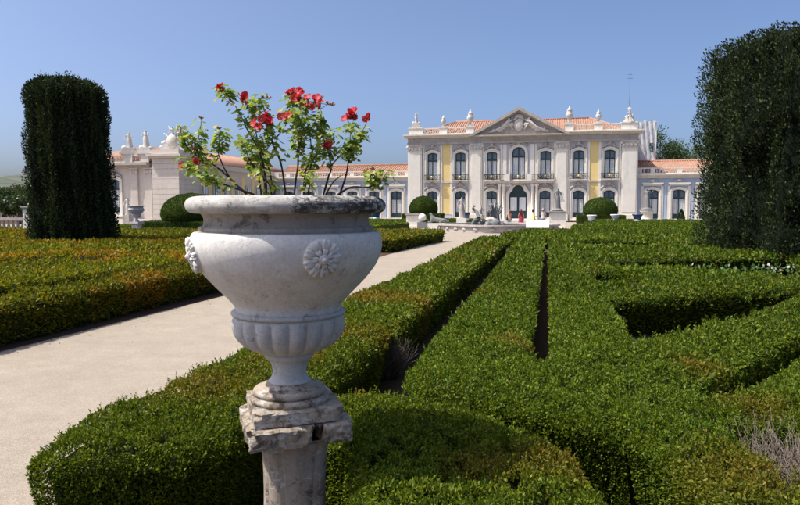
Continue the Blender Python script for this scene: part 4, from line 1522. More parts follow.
figure(t, 3, M['statue'], (-.1, .05, .5), R(25), .92)
figure(t, 2, M['statue'], (.55, -.1, .35), R(-35), .8, False)
for k, (a_, l_) in enumerate(((35, 1.5), (60, 1.7), (78, 1.6), (110, 1.55), (140, 1.35))):
    a = R(a_)
    m = MB(); e = Vector((l_ * math.cos(a), .1, .6 + l_ * math.sin(a)))
    m.tube([(0, .15, .6), tuple(e * .6 + Vector((0, .1, .25))), tuple(e)], [.05, .05, .035], 6)
    n_ = Vector((-math.sin(a), 0, math.cos(a)))
    v = []
    for i in range(5):
        for j in range(4):
            f = .45 + .5 * i / 4
            q = e * f + Vector((0, .1, .25 * (1 - f))) + n_ * (-.10 * j) + Vector((0, .06 * math.sin(i * 1.7 + j), -.07 * j))
            v.append(tuple(q))
    m.add(v, [(i * 4 + j, i * 4 + j + 1, (i + 1) * 4 + j + 1, (i + 1) * 4 + j) for i in range(4) for j in range(3)], True)
    m.build('banner', M['statue'], t)
m = MB()
for x, z, r in ((-.85, .62, .3), (.95, .6, .28), (-.45, .75, .24), (-.2, .5, .3), (1.2, .3, .22), (-1.15, .3, .22)): m.blob((x, -.1, z), (r, r * .8, r * .75), nu=9, nv=7, jit=.16)
o = m.build('carved_scrolls', M['statue'], t); o['kind'] = 'stuff'


# glazed garden vases standing on the lawn
def lawn_vase(label, loc, s, dark):
    t = empty('garden_vase', loc)
    tag(t, label, 'vase', )
    a, b = (M['ceramic_blue'], M['ceramic']) if dark else (M['ceramic'], M['ceramic_blue'])
    m = MB(); m.box(-.26 * s, .26 * s, -.26 * s, .26 * s, 0, .12 * s); m.lathe([(.24 * s, .121 * s), (.16 * s, .2 * s), (.1 * s, .3 * s), (.1 * s, .36 * s)], n=18); m.build('foot', M['ceramic'], t)
    m = MB(); m.lathe([(.12 * s, .361 * s), (.27 * s, .45 * s), (.30 * s, .6 * s)], n=18); m.build('lower_bowl', b, t)
    m = MB(); m.lathe([(.29 * s, .601 * s), (.30 * s, .8 * s), (.36 * s, .92 * s)], n=18); m.build('upper_bowl', a, t)
    m = MB(); m.lathe([(.34 * s, .921 * s), (.42 * s, .95 * s), (.42 * s, 1.02 * s), (.36 * s, 1.05 * s)], n=18); m.build('rim', M['ceramic'] if not dark else M['ceramic_blue'], t)
    return t


lawn_vase('blue and white glazed vase before the left end of the dome hedge', (4.05, 64.0, 0), 1.1, False)
lawn_vase('blue and white glazed vase before the right end of the dome hedge', (6.7, 70.0, 0), 1.1, False)
lawn_vase('dark blue glazed vase between the dome hedge and the round pedestal', (8.2, 64.5, 0), 1.2, True)
lawn_vase('dark glazed vase on the grass behind the fountain sculptures', (-8.3, 67.0, 0), 1.3, True)
lawn_vase('dark blue glazed vase close to the left palace wing window', (-18.6, 70.0, 0), 1.25, True)
lawn_vase('blue glazed vase half hidden by the urn rim on the left lawn', (-19.3, 64.0, 0), 1.3, True)

# small cone shrub by the far right window
n = 1600
u = rng.uniform(0, 1, n); T = rng.uniform(0, 6.28, n)
t = empty('cone_shrub', (15.6, 83.6, 0)); tag(t, 'small dark cone shrub before the right wing window', 'shrub')
m = MB(); m.tube([(0, 0, 0), (0, 0, 1.2)], [.05, .02], 6); m.build('trunk', M['bark'], t)
pos = np.column_stack([.42 * (1 - u ** 1.5) * np.cos(T), .42 * (1 - u ** 1.5) * np.sin(T), .12 + 1.5 * u])
f = link('crown', leaf_mesh('crown', pos, unit(np.column_stack([np.cos(T), np.sin(T), np.full(n, 1.)]) + rng.normal(size=(n, 3)) * .3), rng.uniform(.08, .16, n), np.array([.025, .05, .012]) * rng.uniform(.6, 1.4, (n, 1)), M['leaf']), None, t); f['kind'] = 'stuff'

# information panel on two legs
t = empty('information_sign', (-.62, 41.6, 0)); tag(t, 'blank looking white information panel on low dark legs', 'sign')
m = MB(); m.add([(-.7, -.06, .62), (.7, -.06, .62), (.7, .18, 1.08), (-.7, .18, 1.08), (-.7, -.03, .60), (.7, -.03, .60), (.7, .21, 1.06), (-.7, .21, 1.06)], [(0, 1, 2, 3), (5, 4, 7, 6), (0, 4, 5, 1), (1, 5, 6, 2), (2, 6, 7, 3), (3, 7, 4, 0)]); m.build('panel', M['sign'], t)
for s in (-1, 1):
    m = MB(); m.box(s * .5 - .03, s * .5 + .03, .08, .13, 0, .80); m.build('leg', M['iron'], t)
M['print'] = plain('grey_print', (.42, .43, .45), .6, .2, 40)
m = MB()
for k in range(4):
    z = .72 + .075 * k; y = -.06 + .24 * (z - .62) / .46 - .004
    m.add([(-.55, y, z), (.5 - .1 * (k % 2), y, z), (.5 - .1 * (k % 2), y + .008, z + .018), (-.55, y + .008, z + .018)], [(0, 1, 2, 3)])
o = m.build('printed_lines', M['print'], t); o['kind'] = 'stuff'

# ------------------------------------------------------------------ fountain
FX, FY = -3.9, 52.0
fo = empty('fountain_basin', (FX, FY, 0)); tag(fo, 'low stone fountain basin with carved wall before the palace door', 'fountain')


def lobed(r, n=72):
    o = []
    for i in range(n):
        a = 2 * math.pi * i / n
        q = r * (1 + .07 * math.cos(4 * a)) 
        o.append((q * math.cos(a), q * math.sin(a)))
    return o


def rim(mb, ro, ri, z0, z1):
    A, B = lobed(ro), lobed(ri)
    n = len(A)
    v = [(x, y, z0) for x, y in A] + [(x, y, z1) for x, y in A] + [(x, y, z1) for x, y in B] + [(x, y, z0) for x, y in B]
    f = []
    for i in range(n):
        j = (i + 1) % n
        f += [(i, j, n + j, n + i), (n + i, n + j, 2 * n + j, 2 * n + i), (2 * n + i, 2 * n + j, 3 * n + j, 3 * n + i)]
    mb.add(v, f)


m = MB(); rim(m, 4.4, 4.1, .005, .46); m.build('basin_wall', M['stone_grey'], fo)
m = MB(); rim(m, 4.55, 4.0, .461, .58); m.build('coping', M['stone_grey'], fo)
m = MB(); P_ = lobed(4.09); m.add([(x, y, .34) for x, y in P_], [tuple(range(len(P_)))])
mw, nt, b, o = new_mat('pool_water'); b.inputs['Base Color'].default_value = (.05, .075, .06, 1); b.inputs['Roughness'].default_value = .04
bump(nt, b, noise(nt, 5, 4, .6, objcoord(nt, world_space=True)), .1, .02)
m.build('water', mw, fo)
for k in range(24):
    a = 2 * math.pi * k / 24; q = 4.4 * (1 + .07 * math.cos(4 * a)) + .04
    m = MB(); m.blob((0, 0, 0), (.26, .04, .11), nu=8, nv=6, jit=.1); m.build('carved_boss', M['stone_grey'], fo, (q * math.cos(a), q * math.sin(a), .25), (0, 0, a + R(90)))
g_ = empty('fountain_sculpture', (FX - .62, FY - .1, .30)); g_.scale = (.8, .8, 1.0); tag(g_, 'grey stone nymph and sea creature group rising from the fountain basin', 'sculpture')
m = MB()
for k in range(16):
    a = random.uniform(0, 6.28); q = random.uniform(0, 1.0)
    m.blob((q * math.cos(a) * 1.3, q * math.sin(a), random.uniform(.0, .35)), (random.uniform(.25, .5), random.uniform(.25, .5), random.uniform(.2, .4)), nu=9, nv=6, jit=.15)
m.build('rocks', M['statue_dark'], g_)
figure(g_, 2, M['stone_grey'], (-.85, -.1, .15), R(40), .95, False)
figure(g_, 2, M['statue_dark'], (.2, .1, .5), R(-40), .95, False)
figure(g_, 3, M['statue_dark'], (.75, .3, .45), R(-10), .9, True)
m = MB()
for k in range(7):
    a = R(-60 + 20 * k)
    m.tube([(.55, .2, .7), (.55 + .55 * math.sin(a), .2, .9 + .6 * math.cos(a)), (.55 + .85 * math.sin(a), .1, 1.1 + .95 * math.cos(a))], [.06, .10, .04], 6)
m.build('scallop_shell', M['statue_dark'], g_)
m = MB(); m.tube([(-1.6, -.3, .1), (-1.3, -.4, .5), (-1.0, -.3, .75), (-1.25, -.1, 1.2), (-1.65, 0, 1.5), (-1.5, 0, 1.75)], [.26, .28, .22, .16, .1, .18], 9); m.build('dolphin', M['statue_dark'], g_)
# sculptures left of the basin: stone ball on a block, a sphinx like group
t = empty('stone_ball', (-11.0, 57.5, 0)); tag(t, 'white stone ball on a low block left of the fountain', 'ornament')
m = MB(); m.box(-.4, .4, -.4, .4, 0, .55); m.build('block', M['statue_dark'], t)
m = MB(); m.blob((0, 0, .95), .36, nu=18, nv=12); m.build('ball', M['stone'], t)
t = empty('sphinx_statue', (-9.6, 57.6, 0)); tag(t, 'reclining dark grey sphinx statue on a low plinth left of the fountain', 'statue')
m = MB(); m.box(-1.1, 1.1, -.4, .4, 0, .45); m.build('plinth', M['stone'], t)
sv = {'hip': (.65, 0, .72, (.2, .24)), 'belly': (.1, 0, .74, (.2, .2)), 'chest': (-.45, 0, .85, (.2, .23)), 'neck': (-.6, 0, 1.1, .12), 'head': (-.65, 0, 1.34, (.13, .15)), 'nose': (-.8, 0, 1.3, .03),
      'pl': (-.6, -.16, .58, .08), 'pl2': (-1.02, -.17, .52, .07), 'pr': (-.6, .16, .58, .08), 'pr2': (-1.02, .17, .52, .07), 'kl': (.45, -.22, .7, .12), 'fl': (.15, -.26, .52, .06), 'kr': (.45, .22, .7, .12), 'fr': (.15, .26, .52, .06),
      't1': (.95, 0, .62, .05), 't2': (1.0, -.15, .75, .04)}
me = skin(sv, [('hip', 'belly'), ('belly', 'chest'), ('chest', 'neck'), ('neck', 'head'), ('head', 'nose'), ('chest', 'pl'), ('pl', 'pl2'), ('chest', 'pr'), ('pr', 'pr2'), ('hip', 'kl'), ('kl', 'fl'), ('hip', 'kr'), ('kr', 'fr'), ('hip', 't1'), ('t1', 't2')], 'body')
link('body', me, M['statue_dark'], t)
st = empty('garden_statue', (-7.6, 58.6, 0)); tag(st, 'slender grey statue on a low block in front of the ground floor window', 'statue')
m = MB(); m.box(-.42, .42, -.42, .42, 0, .9); m.build('block', M['stone'], st)
figure(st, 1, M['stone_grey'], (0, 0, .9), R(10), 1.15)

# ------------------------------------------------------------------ terrace balustrade at far left
t = empty('stone_balustrade', (-34, 36, 0)); tag(t, 'grey stone terrace balustrade running off behind the left yew', 'balustrade')
m = MB(); m.box(-13, 5.2, -.18, .18, 0, .3); m.build('base_course', M['stone_grey'], t)
m = MB(); m.box(-13, 5.2, -.2, .2, 1.02, 1.2); m.build('handrail', M['stone_grey'], t)
bl = MB(); bl.lathe([(.085, .301), (.05, .38), (.12, .56), (.05, .88), (.085, 1.019)], n=10, cap=False)
bme = bl.mesh('baluster', M['stone_grey'])
for k in range(50): link('baluster', bme, None, t, (-12.8 + .36 * k, 0, 0))
st = empty('garden_statue', (-30.4, 36, 1.2)); tag(st, 'white statue standing on the terrace balustrade', 'statue')
m = MB(); m.box(-.25, .25, -.2, .2, 0, .2); m.build('plinth', M['statue'], st)
figure(st, 1, M['statue'], (0, 0, .2), 0, .62)
st = empty('garden_statue', (-36.0, 50.5, 0)); tag(st, 'slim pale statue on a plinth behind the small mossy urn', 'statue')
m = MB(); m.box(-.32, .32, -.32, .32, 0, 1.2); m.build('plinth', M['stone_grey'], st)
figure(st, 1, M['statue'], (0, 0, 1.2), R(20), .95)


# ------------------------------------------------------------------ the stone urn on its pedestal
import bmesh
from mathutils import noise as mnoise
UX, UY = -1.285, 3.09
URZ = R(31)


def urn_stone(name, c, stain, dark, amt, lichen=0., bmp=.35, xbias=0., spots=0.):
    """amt: share of dark crust, lichen: pale crust, spots: small dark pits"""
    m, nt, b, o = new_mat(name)
    v = objcoord(nt)
    vz = objcoord(nt, (4, 4, .8))
    col = ramp(nt, noise(nt, 5, 10, .7, v), [(.3, tuple(x * .82 for x in c)), (.7, c)])
    col = mix(nt, ramp(nt, noise(nt, 2.6, 12, .74, v), [(.42, 0.), (.74, .75)]), col, stain)
    col = mix(nt, ramp(nt, noise(nt, 3.0, 10, .75, vz), [(.50, 0.), (.78, .6)]), col, tuple(x * .85 for x in stain))
    col = mix(nt, 1., col, ramp(nt, noise(nt, 70, 8, .8, v), [(.3, .80), (.7, 1.12)]), 'MULTIPLY')
    col = mix(nt, ramp(nt, noise(nt, 2.2, 12, .8, objcoord(nt, (9, 9, .55))), [(.56, 0.), (.72, .5)]), col, tuple(x * .62 for x in stain))
    if amt:
        f = noise(nt, 7., 14, .8, v)
        if xbias:
            tc = nt.nodes.new('ShaderNodeTexCoord'); sx = nt.nodes.new('ShaderNodeSeparateXYZ'); nt.links.new(tc.outputs['Object'], sx.inputs[0])
            ma = nt.nodes.new('ShaderNodeMath'); ma.operation = 'MULTIPLY_ADD'; ma.inputs[1].default_value = xbias; nt.links.new(sx.outputs[0], ma.inputs[0]); nt.links.new(f, ma.inputs[2]); f = ma.outputs[0]
        t = .66 - .20 * amt
        col = mix(nt, ramp(nt, f, [(t, 0.), (t + .03, .55), (t + .12, .92)]), col, dark)
    if lichen:
        t = .66 - .18 * lichen
        col = mix(nt, ramp(nt, noise(nt, 11, 14, .82, objcoord(nt, (1, 1, 1.6))), [(t, 0.), (t + .02, .7), (t + .1, .9)]), col, (.60, .58, .53))
        col = mix(nt, ramp(nt, noise(nt, 16, 12, .8, v), [(.60, 0.), (.66, lichen * .7)]), col, (.33, .235, .12))
    if spots:
        col = mix(nt, ramp(nt, noise(nt, 38, 12, .8, v), [(.58, 0.), (.64, spots)]), col, tuple(x * .6 for x in dark))
    nt.links.new(col, b.inputs['Base Color'])
    b.inputs['Roughness'].default_value = .8
    b.inputs['Specular IOR Level'].default_value = .2
    h = mix(nt, .4, noise(nt, 22, 14, .8, v), noise(nt, 85, 8, .85, v))
    bump(nt, b, h, bmp, .012)
    return m


M['urn'] = urn_stone('white_urn_limestone', (.83, .80, .745), (.50, .465, .41), (.26, .235, .205), .34, 0., .45, 0., .5)
M['urn_grey'] = urn_stone('grey_urn_limestone', (.60, .585, .565), (.36, .345, .325), (.15, .135, .12), .42, .1, .5, 0., .45)
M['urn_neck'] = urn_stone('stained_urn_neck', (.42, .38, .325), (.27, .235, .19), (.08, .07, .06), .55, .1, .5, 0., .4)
M['urn_rim'] = urn_stone('lichened_urn_rim', (.58, .55, .50), (.25, .225, .19), (.03, .028, .027), .95, .85, 1., .30, .75)
M['ped'] = urn_stone('weathered_pedestal_stone', (.56, .465, .36), (.27, .205, .14), (.06, .046, .033), .75, .66, 1.3, 0., .85)
M['ped_shaft'] = urn_stone('pedestal_shaft_stone', (.46, .385, .30), (.23, .18, .13), (.07, .056, .042), .62, .5, 1., 0., .5)

u = empty('stone_urn', (UX, UY, 0), URZ)
tag(u, 'large weathered white stone urn with carved rosettes holding red flowers', 'urn')
NS = 160


def arc(pts, sub=3):
    """smooth a profile by Catmull-Rom"""
    o = []
    n = len(pts)
    for i in range(n - 1):
        p0, p1, p2, p3 = pts[max(0, i - 1)], pts[i], pts[i + 1], pts[min(n - 1, i + 2)]
        for k in range(sub):
            t = k / sub
            o.append(tuple(.5 * (2 * p1[j] + (p2[j] - p0[j]) * t + (2 * p0[j] - 5 * p1[j] + 4 * p2[j] - p3[j]) * t * t + (3 * p1[j] - p0[j] - 3 * p2[j] + p3[j]) * t ** 3) for j in (0, 1)))
    o.append(pts[-1])
    return o


def chip(amp, f):
    def g(r, z, a):
        p = Vector((math.cos(a) * r * f, math.sin(a) * r * f, z * f))
        return r + amp * mnoise.noise(p) + amp * .6 * min(0, mnoise.noise(p * 2.7) + .25)
    return g


m = MB()
m.lathe(arc([(.375, 1.86), (.385, 1.925), (.405, 1.945), (.44, 1.952), (.474, 1.944), (.493, 1.925), (.497, 1.905), (.490, 1.885), (.470, 1.872), (.425, 1.868)], 3), n=NS, mod=chip(.006, 14), cap=False)
m.build('rim', M['urn_rim'], u)
m = MB(); m.lathe(arc([(.425, 1.869), (.412, 1.85), (.410, 1.825), (.416, 1.805)], 3) + [(.432, 1.803), (.437, 1.792), (.430, 1.782), (.452, 1.779)], n=NS, cap=False); m.build('neck', M['urn_neck'], u)
m = MB(); m.lathe(arc([(.452, 1.779), (.467, 1.77), (.475, 1.745), (.477, 1.71), (.470, 1.67), (.450, 1.62), (.420, 1.575), (.378, 1.525), (.330, 1.475), (.292, 1.435), (.270, 1.405), (.262, 1.38)], 4), n=NS, mod=chip(.0015, 9), cap=False)
bowl = m.build('bowl', M['urn'], u)
m = MB(); m.lathe([(.262, 1.382), (.284, 1.38), (.290, 1.370), (.284, 1.360), (.272, 1.357)], n=NS, cap=False); m.build('band', M['urn_grey'], u)
G = 20


def gad(r, z, a):
    k = min(1, max(0, (1.357 - z) / .03)) * (.35 + .65 * min(1, max(0, (z - 1.16) / .1)))
    return r * (1 - .075 * k * (1 - abs(math.cos(G * a / 2)) ** .7))


m = MB(); m.lathe(arc([(.272, 1.358), (.285, 1.335), (.286, 1.30), (.276, 1.262), (.252, 1.225), (.215, 1.195), (.165, 1.172), (.118, 1.165)], 4), n=G * 10, mod=gad, cap=False); m.build('gadrooned_base', M['urn_grey'], u)
m = MB(); m.lathe([(.118, 1.168)] + arc([(.122, 1.165), (.128, 1.15), (.122, 1.135), (.108, 1.125)], 3) + arc([(.104, 1.122), (.092, 1.10), (.086, 1.065), (.092, 1.035), (.110, 1.01)], 3), n=80, cap=False); m.build('stem', M['urn_grey'], u)
m = MB(); m.lathe(arc([(.110, 1.012), (.135, .995), (.155, .985)], 3) + arc([(.170, .983), (.184, .972), (.184, .956), (.175, .948)], 3) + arc([(.192, .946), (.204, .936), (.205, .925), (.198, .912)], 3), n=80, mod=chip(.004, 16)); m.build('foot', M['ped'], u)
m = MB(); m.lathe([(.39, 1.872), (.39, 1.888), (.30, 1.90), (.15, 1.908), (.01, 1.905)], n=40, mod=lambda r, z, a: r * (1 + .02 * math.sin(7 * a)), cap=False); m.build('soil', M['soil'], u)


def rosette_mesh():
    m = MB()
    m.lathe([(.088, -.03), (.088, .002), (.07, .008), (.01, .010)], n=32)
    for ring, (n, rc, la, lb, h, z) in enumerate(((9, .062, .030, .0205, .012, .008), (7, .034, .018, .013, .010, .016))):
        for k in range(n):
            a = 2 * math.pi * (k + .5 * ring) / n
            for q in (-1, 1):
                d = a + q * .42 * lb / rc
                rot = Matrix.Rotation(a + q * .12, 3, 'Z')
                m.blob((rc * math.cos(d), rc * math.sin(d), z), (la, lb * .62, h), rot, 10, 6)
            e = a
            m.tube([((rc - la * .8) * math.cos(e), (rc - la * .8) * math.sin(e), z + h * .8), (rc * math.cos(e), rc * math.sin(e), z + h * .95), ((rc + la * .7) * math.cos(e), (rc + la * .7) * math.sin(e), z + h * .5)], [.002, .0028, .002], 5)
    m.lathe([(.022, .018), (.024, .026), (.018, .030)], n=18)
    m.blob((0, 0, .030), (.012, .012, .012), nu=12, nv=8)
    return m.mesh('rosette', M['urn'])


rm = rosette_mesh()
for k in range(4):
    a = R(-80 + 90 * k)
    r, z = .466, 1.672
    nrm = Vector((math.cos(a), math.sin(a), -.22)).normalized()
    q = nrm.to_track_quat('Z', 'Y')
    o = link('rosette', rm, None, u, (r * math.cos(a), r * math.sin(a), z))
    o.rotation_euler = q.to_euler()


def rough_block(hx, hy, z0, z1, cuts, amp, chips, seed, taper=None, cx=0., cy=0.):
    bm = bmesh.new()
    bmesh.ops.create_cube(bm, size=2)
    bmesh.ops.subdivide_edges(bm, edges=bm.edges[:], cuts=cuts, use_grid_fill=True)
    for v in bm.verts:
        x, y, z = v.co
        e = sorted((abs(x), abs(y), abs(z)))
        edge = max(0, e[1] - .75) / .25            # 1 on the box edges
        p = Vector((x * hx * 11 + seed * 3.1, y * hy * 11, (z0 + (z1 - z0) * (z + 1) / 2) * 13))
        n1 = mnoise.noise(p); n2 = mnoise.noise(p * 2.6)
        k = 1 - edge * chips * max(0, .35 + n1 + .5 * n2)
        zz = z0 + (z1 - z0) * (z * (.5 + .5 * k) + 1) / 2
        w = 1 if taper is None else taper((z + 1) / 2)
        v.co = Vector((cx + x * hx * k * w + amp * n2, cy + y * hy * k * w + amp * mnoise.noise(p * 2.6 + Vector((9, 9, 9))), zz + amp * .6 * n1))
    me = bpy.data.meshes.new('block')
    bm.to_mesh(me); bm.free()
    for p in me.polygons: p.use_smooth = False
    return me


pd = empty('stone_pedestal', (UX + .018, UY + .004, 0), URZ)
tag(pd, 'crumbling grey stone pedestal with a cracked cap carrying the urn', 'pedestal')
link('plinth', rough_block(.222, .222, .838, .915, 22, .006, .14, 2), M['ped'], pd)
for k, (x0, x1) in enumerate(((-.262, .072), (.084, .262))):
    link('cap_slab', rough_block((x1 - x0) / 2, .262, .742 + .006 * k, .842, 22, .011, .26, 5 + k, cx=(x0 + x1) / 2, taper=lambda t: .93 + .07 * t), M['ped'], pd)
link('cap_fragment', rough_block(.05, .03, .715, .752, 5, .006, .3, 9, cx=-.13, cy=-.19), M['ped'], pd)
# waisted shaft with a raised panel on each face
prof = arc([(.232, .0), (.232, .10), (.205, .125), (.165, .17), (.146, .30), (.142, .50), (.150, .66), (.172, .742)], 4)
m = MB(); V = []; F = []
n = 24
for (w, z) in prof:
    for i in range(n):
        a = 2 * math.pi * (i + .5) / n
        c, s = math.cos(a), math.sin(a)
        q = (abs(c) ** 7 + abs(s) ** 7) ** (-1 / 7)
        V.append((w * q * c, w * q * s, z))
F = [(k * n + i, k * n + (i + 1) % n, (k + 1) * n + (i + 1) % n, (k + 1) * n + i) for k in range(len(prof) - 1) for i in range(n)]
m.add(V, F, True); m.build('shaft', M['ped_shaft'], pd)
for k in range(4):
    m = MB(); pr = [(w, z) for w, z in prof if .2 < z < .74]
    v = []
    for w, z in pr:
        t = (z - .2) / .54
        hw = .062 + .036 * t * t
        for x, d in ((-hw, -.004), (-hw + .012, .010), (0, .013), (hw - .012, .010), (hw, -.004)): v.append((x, -(w + d), z))
    m.add(v, [(i * 5 + j, i * 5 + j + 1, (i + 1) * 5 + j + 1, (i + 1) * 5 + j) for i in range(len(pr) - 1) for j in range(4)], True)
    m.build('shaft_panel', M['ped_shaft'], pd, (0, 0, 0), (0, 0, R(90 * k)))

# small mossy urn on a pedestal far left, same family
m0 = empty('stone_urn', (-24.5, 35.2, 1.0)); tag(m0, 'small grey mossy stone urn on its own pedestal near the left pavilion', 'urn')
sc_ = .95
m = MB(); m.lathe([(r * sc_, (z - .91) * sc_) for r, z in arc([(.2, .912), (.19, .95), (.09, 1.03), (.085, 1.09), (.12, 1.15), (.25, 1.22), (.286, 1.32), (.26, 1.39), (.36, 1.5), (.46, 1.65), (.47, 1.75), (.415, 1.8), (.41, 1.86), (.49, 1.89), (.49, 1.94), (.40, 1.945)], 2)], n=32); m.build('bowl', M['urn_grey'], m0)
for k in range(4):
    m = MB(); m.blob((0, 0, 0), (.07, .07, .03), nu=10, nv=6, jit=.1); m.build('rosette', M['urn_grey'], m0, (.44 * math.cos(R(45 + 90 * k)), .44 * math.sin(R(45 + 90 * k)), .72), (0, R(90), R(45 + 90 * k)))
p0 = empty('stone_pedestal', (-24.5, 35.2, 0)); tag(p0, 'pale stone pedestal under the small mossy urn', 'pedestal')
link('shaft', rough_block(.2, .2, .1, .85, 6, .004, .05, 4, taper=lambda t: 1.1 - .4 * t * (1 - t)), M['stone'], p0)
link('cap', rough_block(.3, .3, .85, 1.0, 6, .004, .05, 5), M['stone_trim'], p0)
link('base', rough_block(.32, .32, 0, .1, 6, .004, .05, 6), M['stone_trim'], p0)

# ------------------------------------------------------------------ geranium growing in the urn
ZR = 1.9
pl = empty('geranium_plant', (UX, UY, ZR), YAW)
tag(pl, 'leggy geranium with red blooms growing out of the stone urn', 'plant')
K = 1 / 197.


def W_(px, py, dy): return Vector(((px - 285) * K, dy, (207 - py) * K + EYE - ZR))


def gmat():
    m, nt, b, o = new_mat('geranium_leaf')
    oi = nt.nodes.new('ShaderNodeObjectInfo')
    c = ramp(nt, oi.outputs['Random'], [(0, (.085, .175, .035)), (.3, (.20, .30, .055)), (.6, (.32, .41, .09)), (.85, (.46, .49, .14)), (.95, (.42, .27, .09)), (1, (.28, .14, .05))])
    v = objcoord(nt)
    c = mix(nt, 1., c, ramp(nt, noise(nt, 90, 4, .6, v), [(.3, .8), (.7, 1.15)]), 'MULTIPLY')
    nt.links.new(c, b.inputs['Base Color'])
    b.inputs['Roughness'].default_value = .5
    t = nt.nodes.new('ShaderNodeBsdfTranslucent'); nt.links.new(mix(nt, 1., c, (1.3, 1.25, .5), 'MULTIPLY'), t.inputs['Color'])
    ms = nt.nodes.new('ShaderNodeMixShader'); ms.inputs[0].default_value = .42
    nt.links.new(b.outputs[0], ms.inputs[1]); nt.links.new(t.outputs[0], ms.inputs[2]); nt.links.new(ms.outputs[0], o.inputs[0])
    return m


M['geranium_leaf'] = gmat()


def petal_mat(name, c):
    m, nt, b, o = new_mat(name)
    v = objcoord(nt)
    col = ramp(nt, noise(nt, 60, 4, .6, v), [(.3, tuple(x * .7 for x in c)), (.7, c)])
    nt.links.new(col, b.inputs['Base Color']); b.inputs['Roughness'].default_value = .55
    t = nt.nodes.new('ShaderNodeBsdfTranslucent'); nt.links.new(col, t.inputs['Color'])
    ms = nt.nodes.new('ShaderNodeMixShader'); ms.inputs[0].default_value = .35
    nt.links.new(b.outputs[0], ms.inputs[1]); nt.links.new(t.outputs[0], ms.inputs[2]); nt.links.new(ms.outputs[0], o.inputs[0])
    return m


M['petal'] = petal_mat('red_petal', (.68, .022, .035))
M['petal_pink'] = petal_mat('coral_petal', (.74, .08, .085))
M['petal_eye'] = plain('dark_petal_eye', (.06, .005, .012), .6, .2)
M['stem_wood'] = plain('geranium_wood', (.055, .038, .03), .85, .4, 60, bmp=.5, world_space=False)
M['stem_green'] = plain('geranium_shoot', (.16, .20, .06), .7, .25, 40)
M['bud'] = plain('geranium_bud', (.30, .12, .09), .6, .3, 40)


def gleaf(seed):
    r = random.Random(seed)
    m = MB(); v = [(0, 0, 0)]; n = 15
    cup = r.uniform(.12, .45)
    v2 = []; v1 = []
    for i in range(n):
        a = R(-150) + R(300) * i / (n - 1)
        lob = 1 - .20 * abs(math.sin(i * math.pi / 2.8)) + r.uniform(-.06, .06)
        for rr, lst in ((.55, v1), (1., v2)):
            q = .5 * rr * (lob if rr == 1 else 1)
            lst.append((q * math.sin(a), q * math.cos(a), cup * rr * rr * .3 + .04 * math.sin(i * 2.2) * rr))
    m.add(v + v1 + v2, [(0, 1 + i, 2 + i) for i in range(n - 1)] + [(1 + i, 1 + n + i, 2 + n + i, 2 + i) for i in range(n - 1)], True)
    return m.mesh('leaf', M['geranium_leaf'])


LEAF = [gleaf(k) for k in range(6)]


def flower_mesh(seed, mat):
    r = random.Random(seed)
    m = MB()
    for k in range(5):
        a = 2 * math.pi * k / 5 + r.uniform(-.15, .15)
        v = []; cupz = r.uniform(.25, .6)
        for i in range(4):
            t = i / 3
            w = .36 * math.sin(math.pi * (.12 + .66 * t))
            for j in range(4):
                s = -1 + 2 * j / 3
                x = .06 + .56 * t; y = s * w
                z = cupz * t * t * .5 + .06 * math.sin(3 * s + k) * t + .04 * s * s
                v.append((x * math.cos(a) - y * math.sin(a), x * math.sin(a) + y * math.cos(a), z))
        m.add(v, [(i * 4 + j, i * 4 + j + 1, (i + 1) * 4 + j + 1, (i + 1) * 4 + j) for i in range(3) for j in range(3)], True)
    return m.mesh('flower', mat)


FLW = [flower_mesh(k, M['petal'] if k < 4 else M['petal_pink']) for k in range(6)]
em = MB(); em.blob((0, 0, .05), (.13, .13, .07), nu=8, nv=5); em = em.mesh('flower_centre', M['petal_eye'])

STEMS = [   # (points in the photograph's measure, depth at the tip, leaf density)
    ([(254, 195), (234, 188), (214, 181), (204, 174)], -.10, 16),
    ([(243, 194), (225, 177), (210, 165), (197, 156), (193, 146), (198, 124)], .05, 26),
    ([(227, 177), (219, 158), (220, 146), (222, 134)], -.04, 14),
    ([(263, 197), (258, 175), (252, 158), (240, 140)], .12, 18),
    ([(267, 197), (264, 170), (259, 151), (248, 130), (239, 111), (228, 96)], -.08, 24),
    ([(264, 198), (259, 177), (252, 161), (246, 142)], -.14, 14),
    ([(268, 197), (267, 175), (259, 154), (252, 128), (247, 104)], .05, 22),
    ([(286, 198), (282, 175), (278, 156), (271, 139), (269, 120), (262, 104)], -.10, 26),
    ([(289, 197), (293, 175), (296, 154), (295, 135), (290, 112), (289, 95)], .06, 28),
    ([(298, 197), (307, 173), (311, 158), (309, 135), (304, 104)], -.06, 28),
    ([(314, 197), (326, 175), (327, 165), (323, 147), (318, 132), (316, 108)], .10, 26),
    ([(327, 168), (338, 157), (347, 148), (350, 128)], -.05, 20),
    ([(332, 196), (343, 170), (348, 149), (358, 130)], .12, 20),
    ([(317, 199), (345, 189), (366, 188), (373, 184), (371, 172)], -.12, 12),
    ([(300, 198), (299, 180), (305, 160), (330, 128)], .16, 22),
    ([(366, 188), (375, 180), (383, 175)], -.10, 7),
    ([(276, 198), (272, 186), (268, 178)], -.2, 6),
    ([(305, 198), (311, 186), (309, 176)], -.22, 8),
    ([(316, 198), (328, 186), (338, 176)], .0, 0),
    ([(214, 181), (198, 172), (187, 164)], -.06, 10),
    ([(197, 157), (187, 150), (180, 138), (179, 128)], .02, 14),
    ([(296, 154), (303, 136), (299, 118)], -.14, 18),
    ([(271, 139), (281, 126), (284, 112)], .10, 18),
]
rr_ = random.Random(14)
leaf_n = 0
small = MB(); small_t = []
stem_objs = []
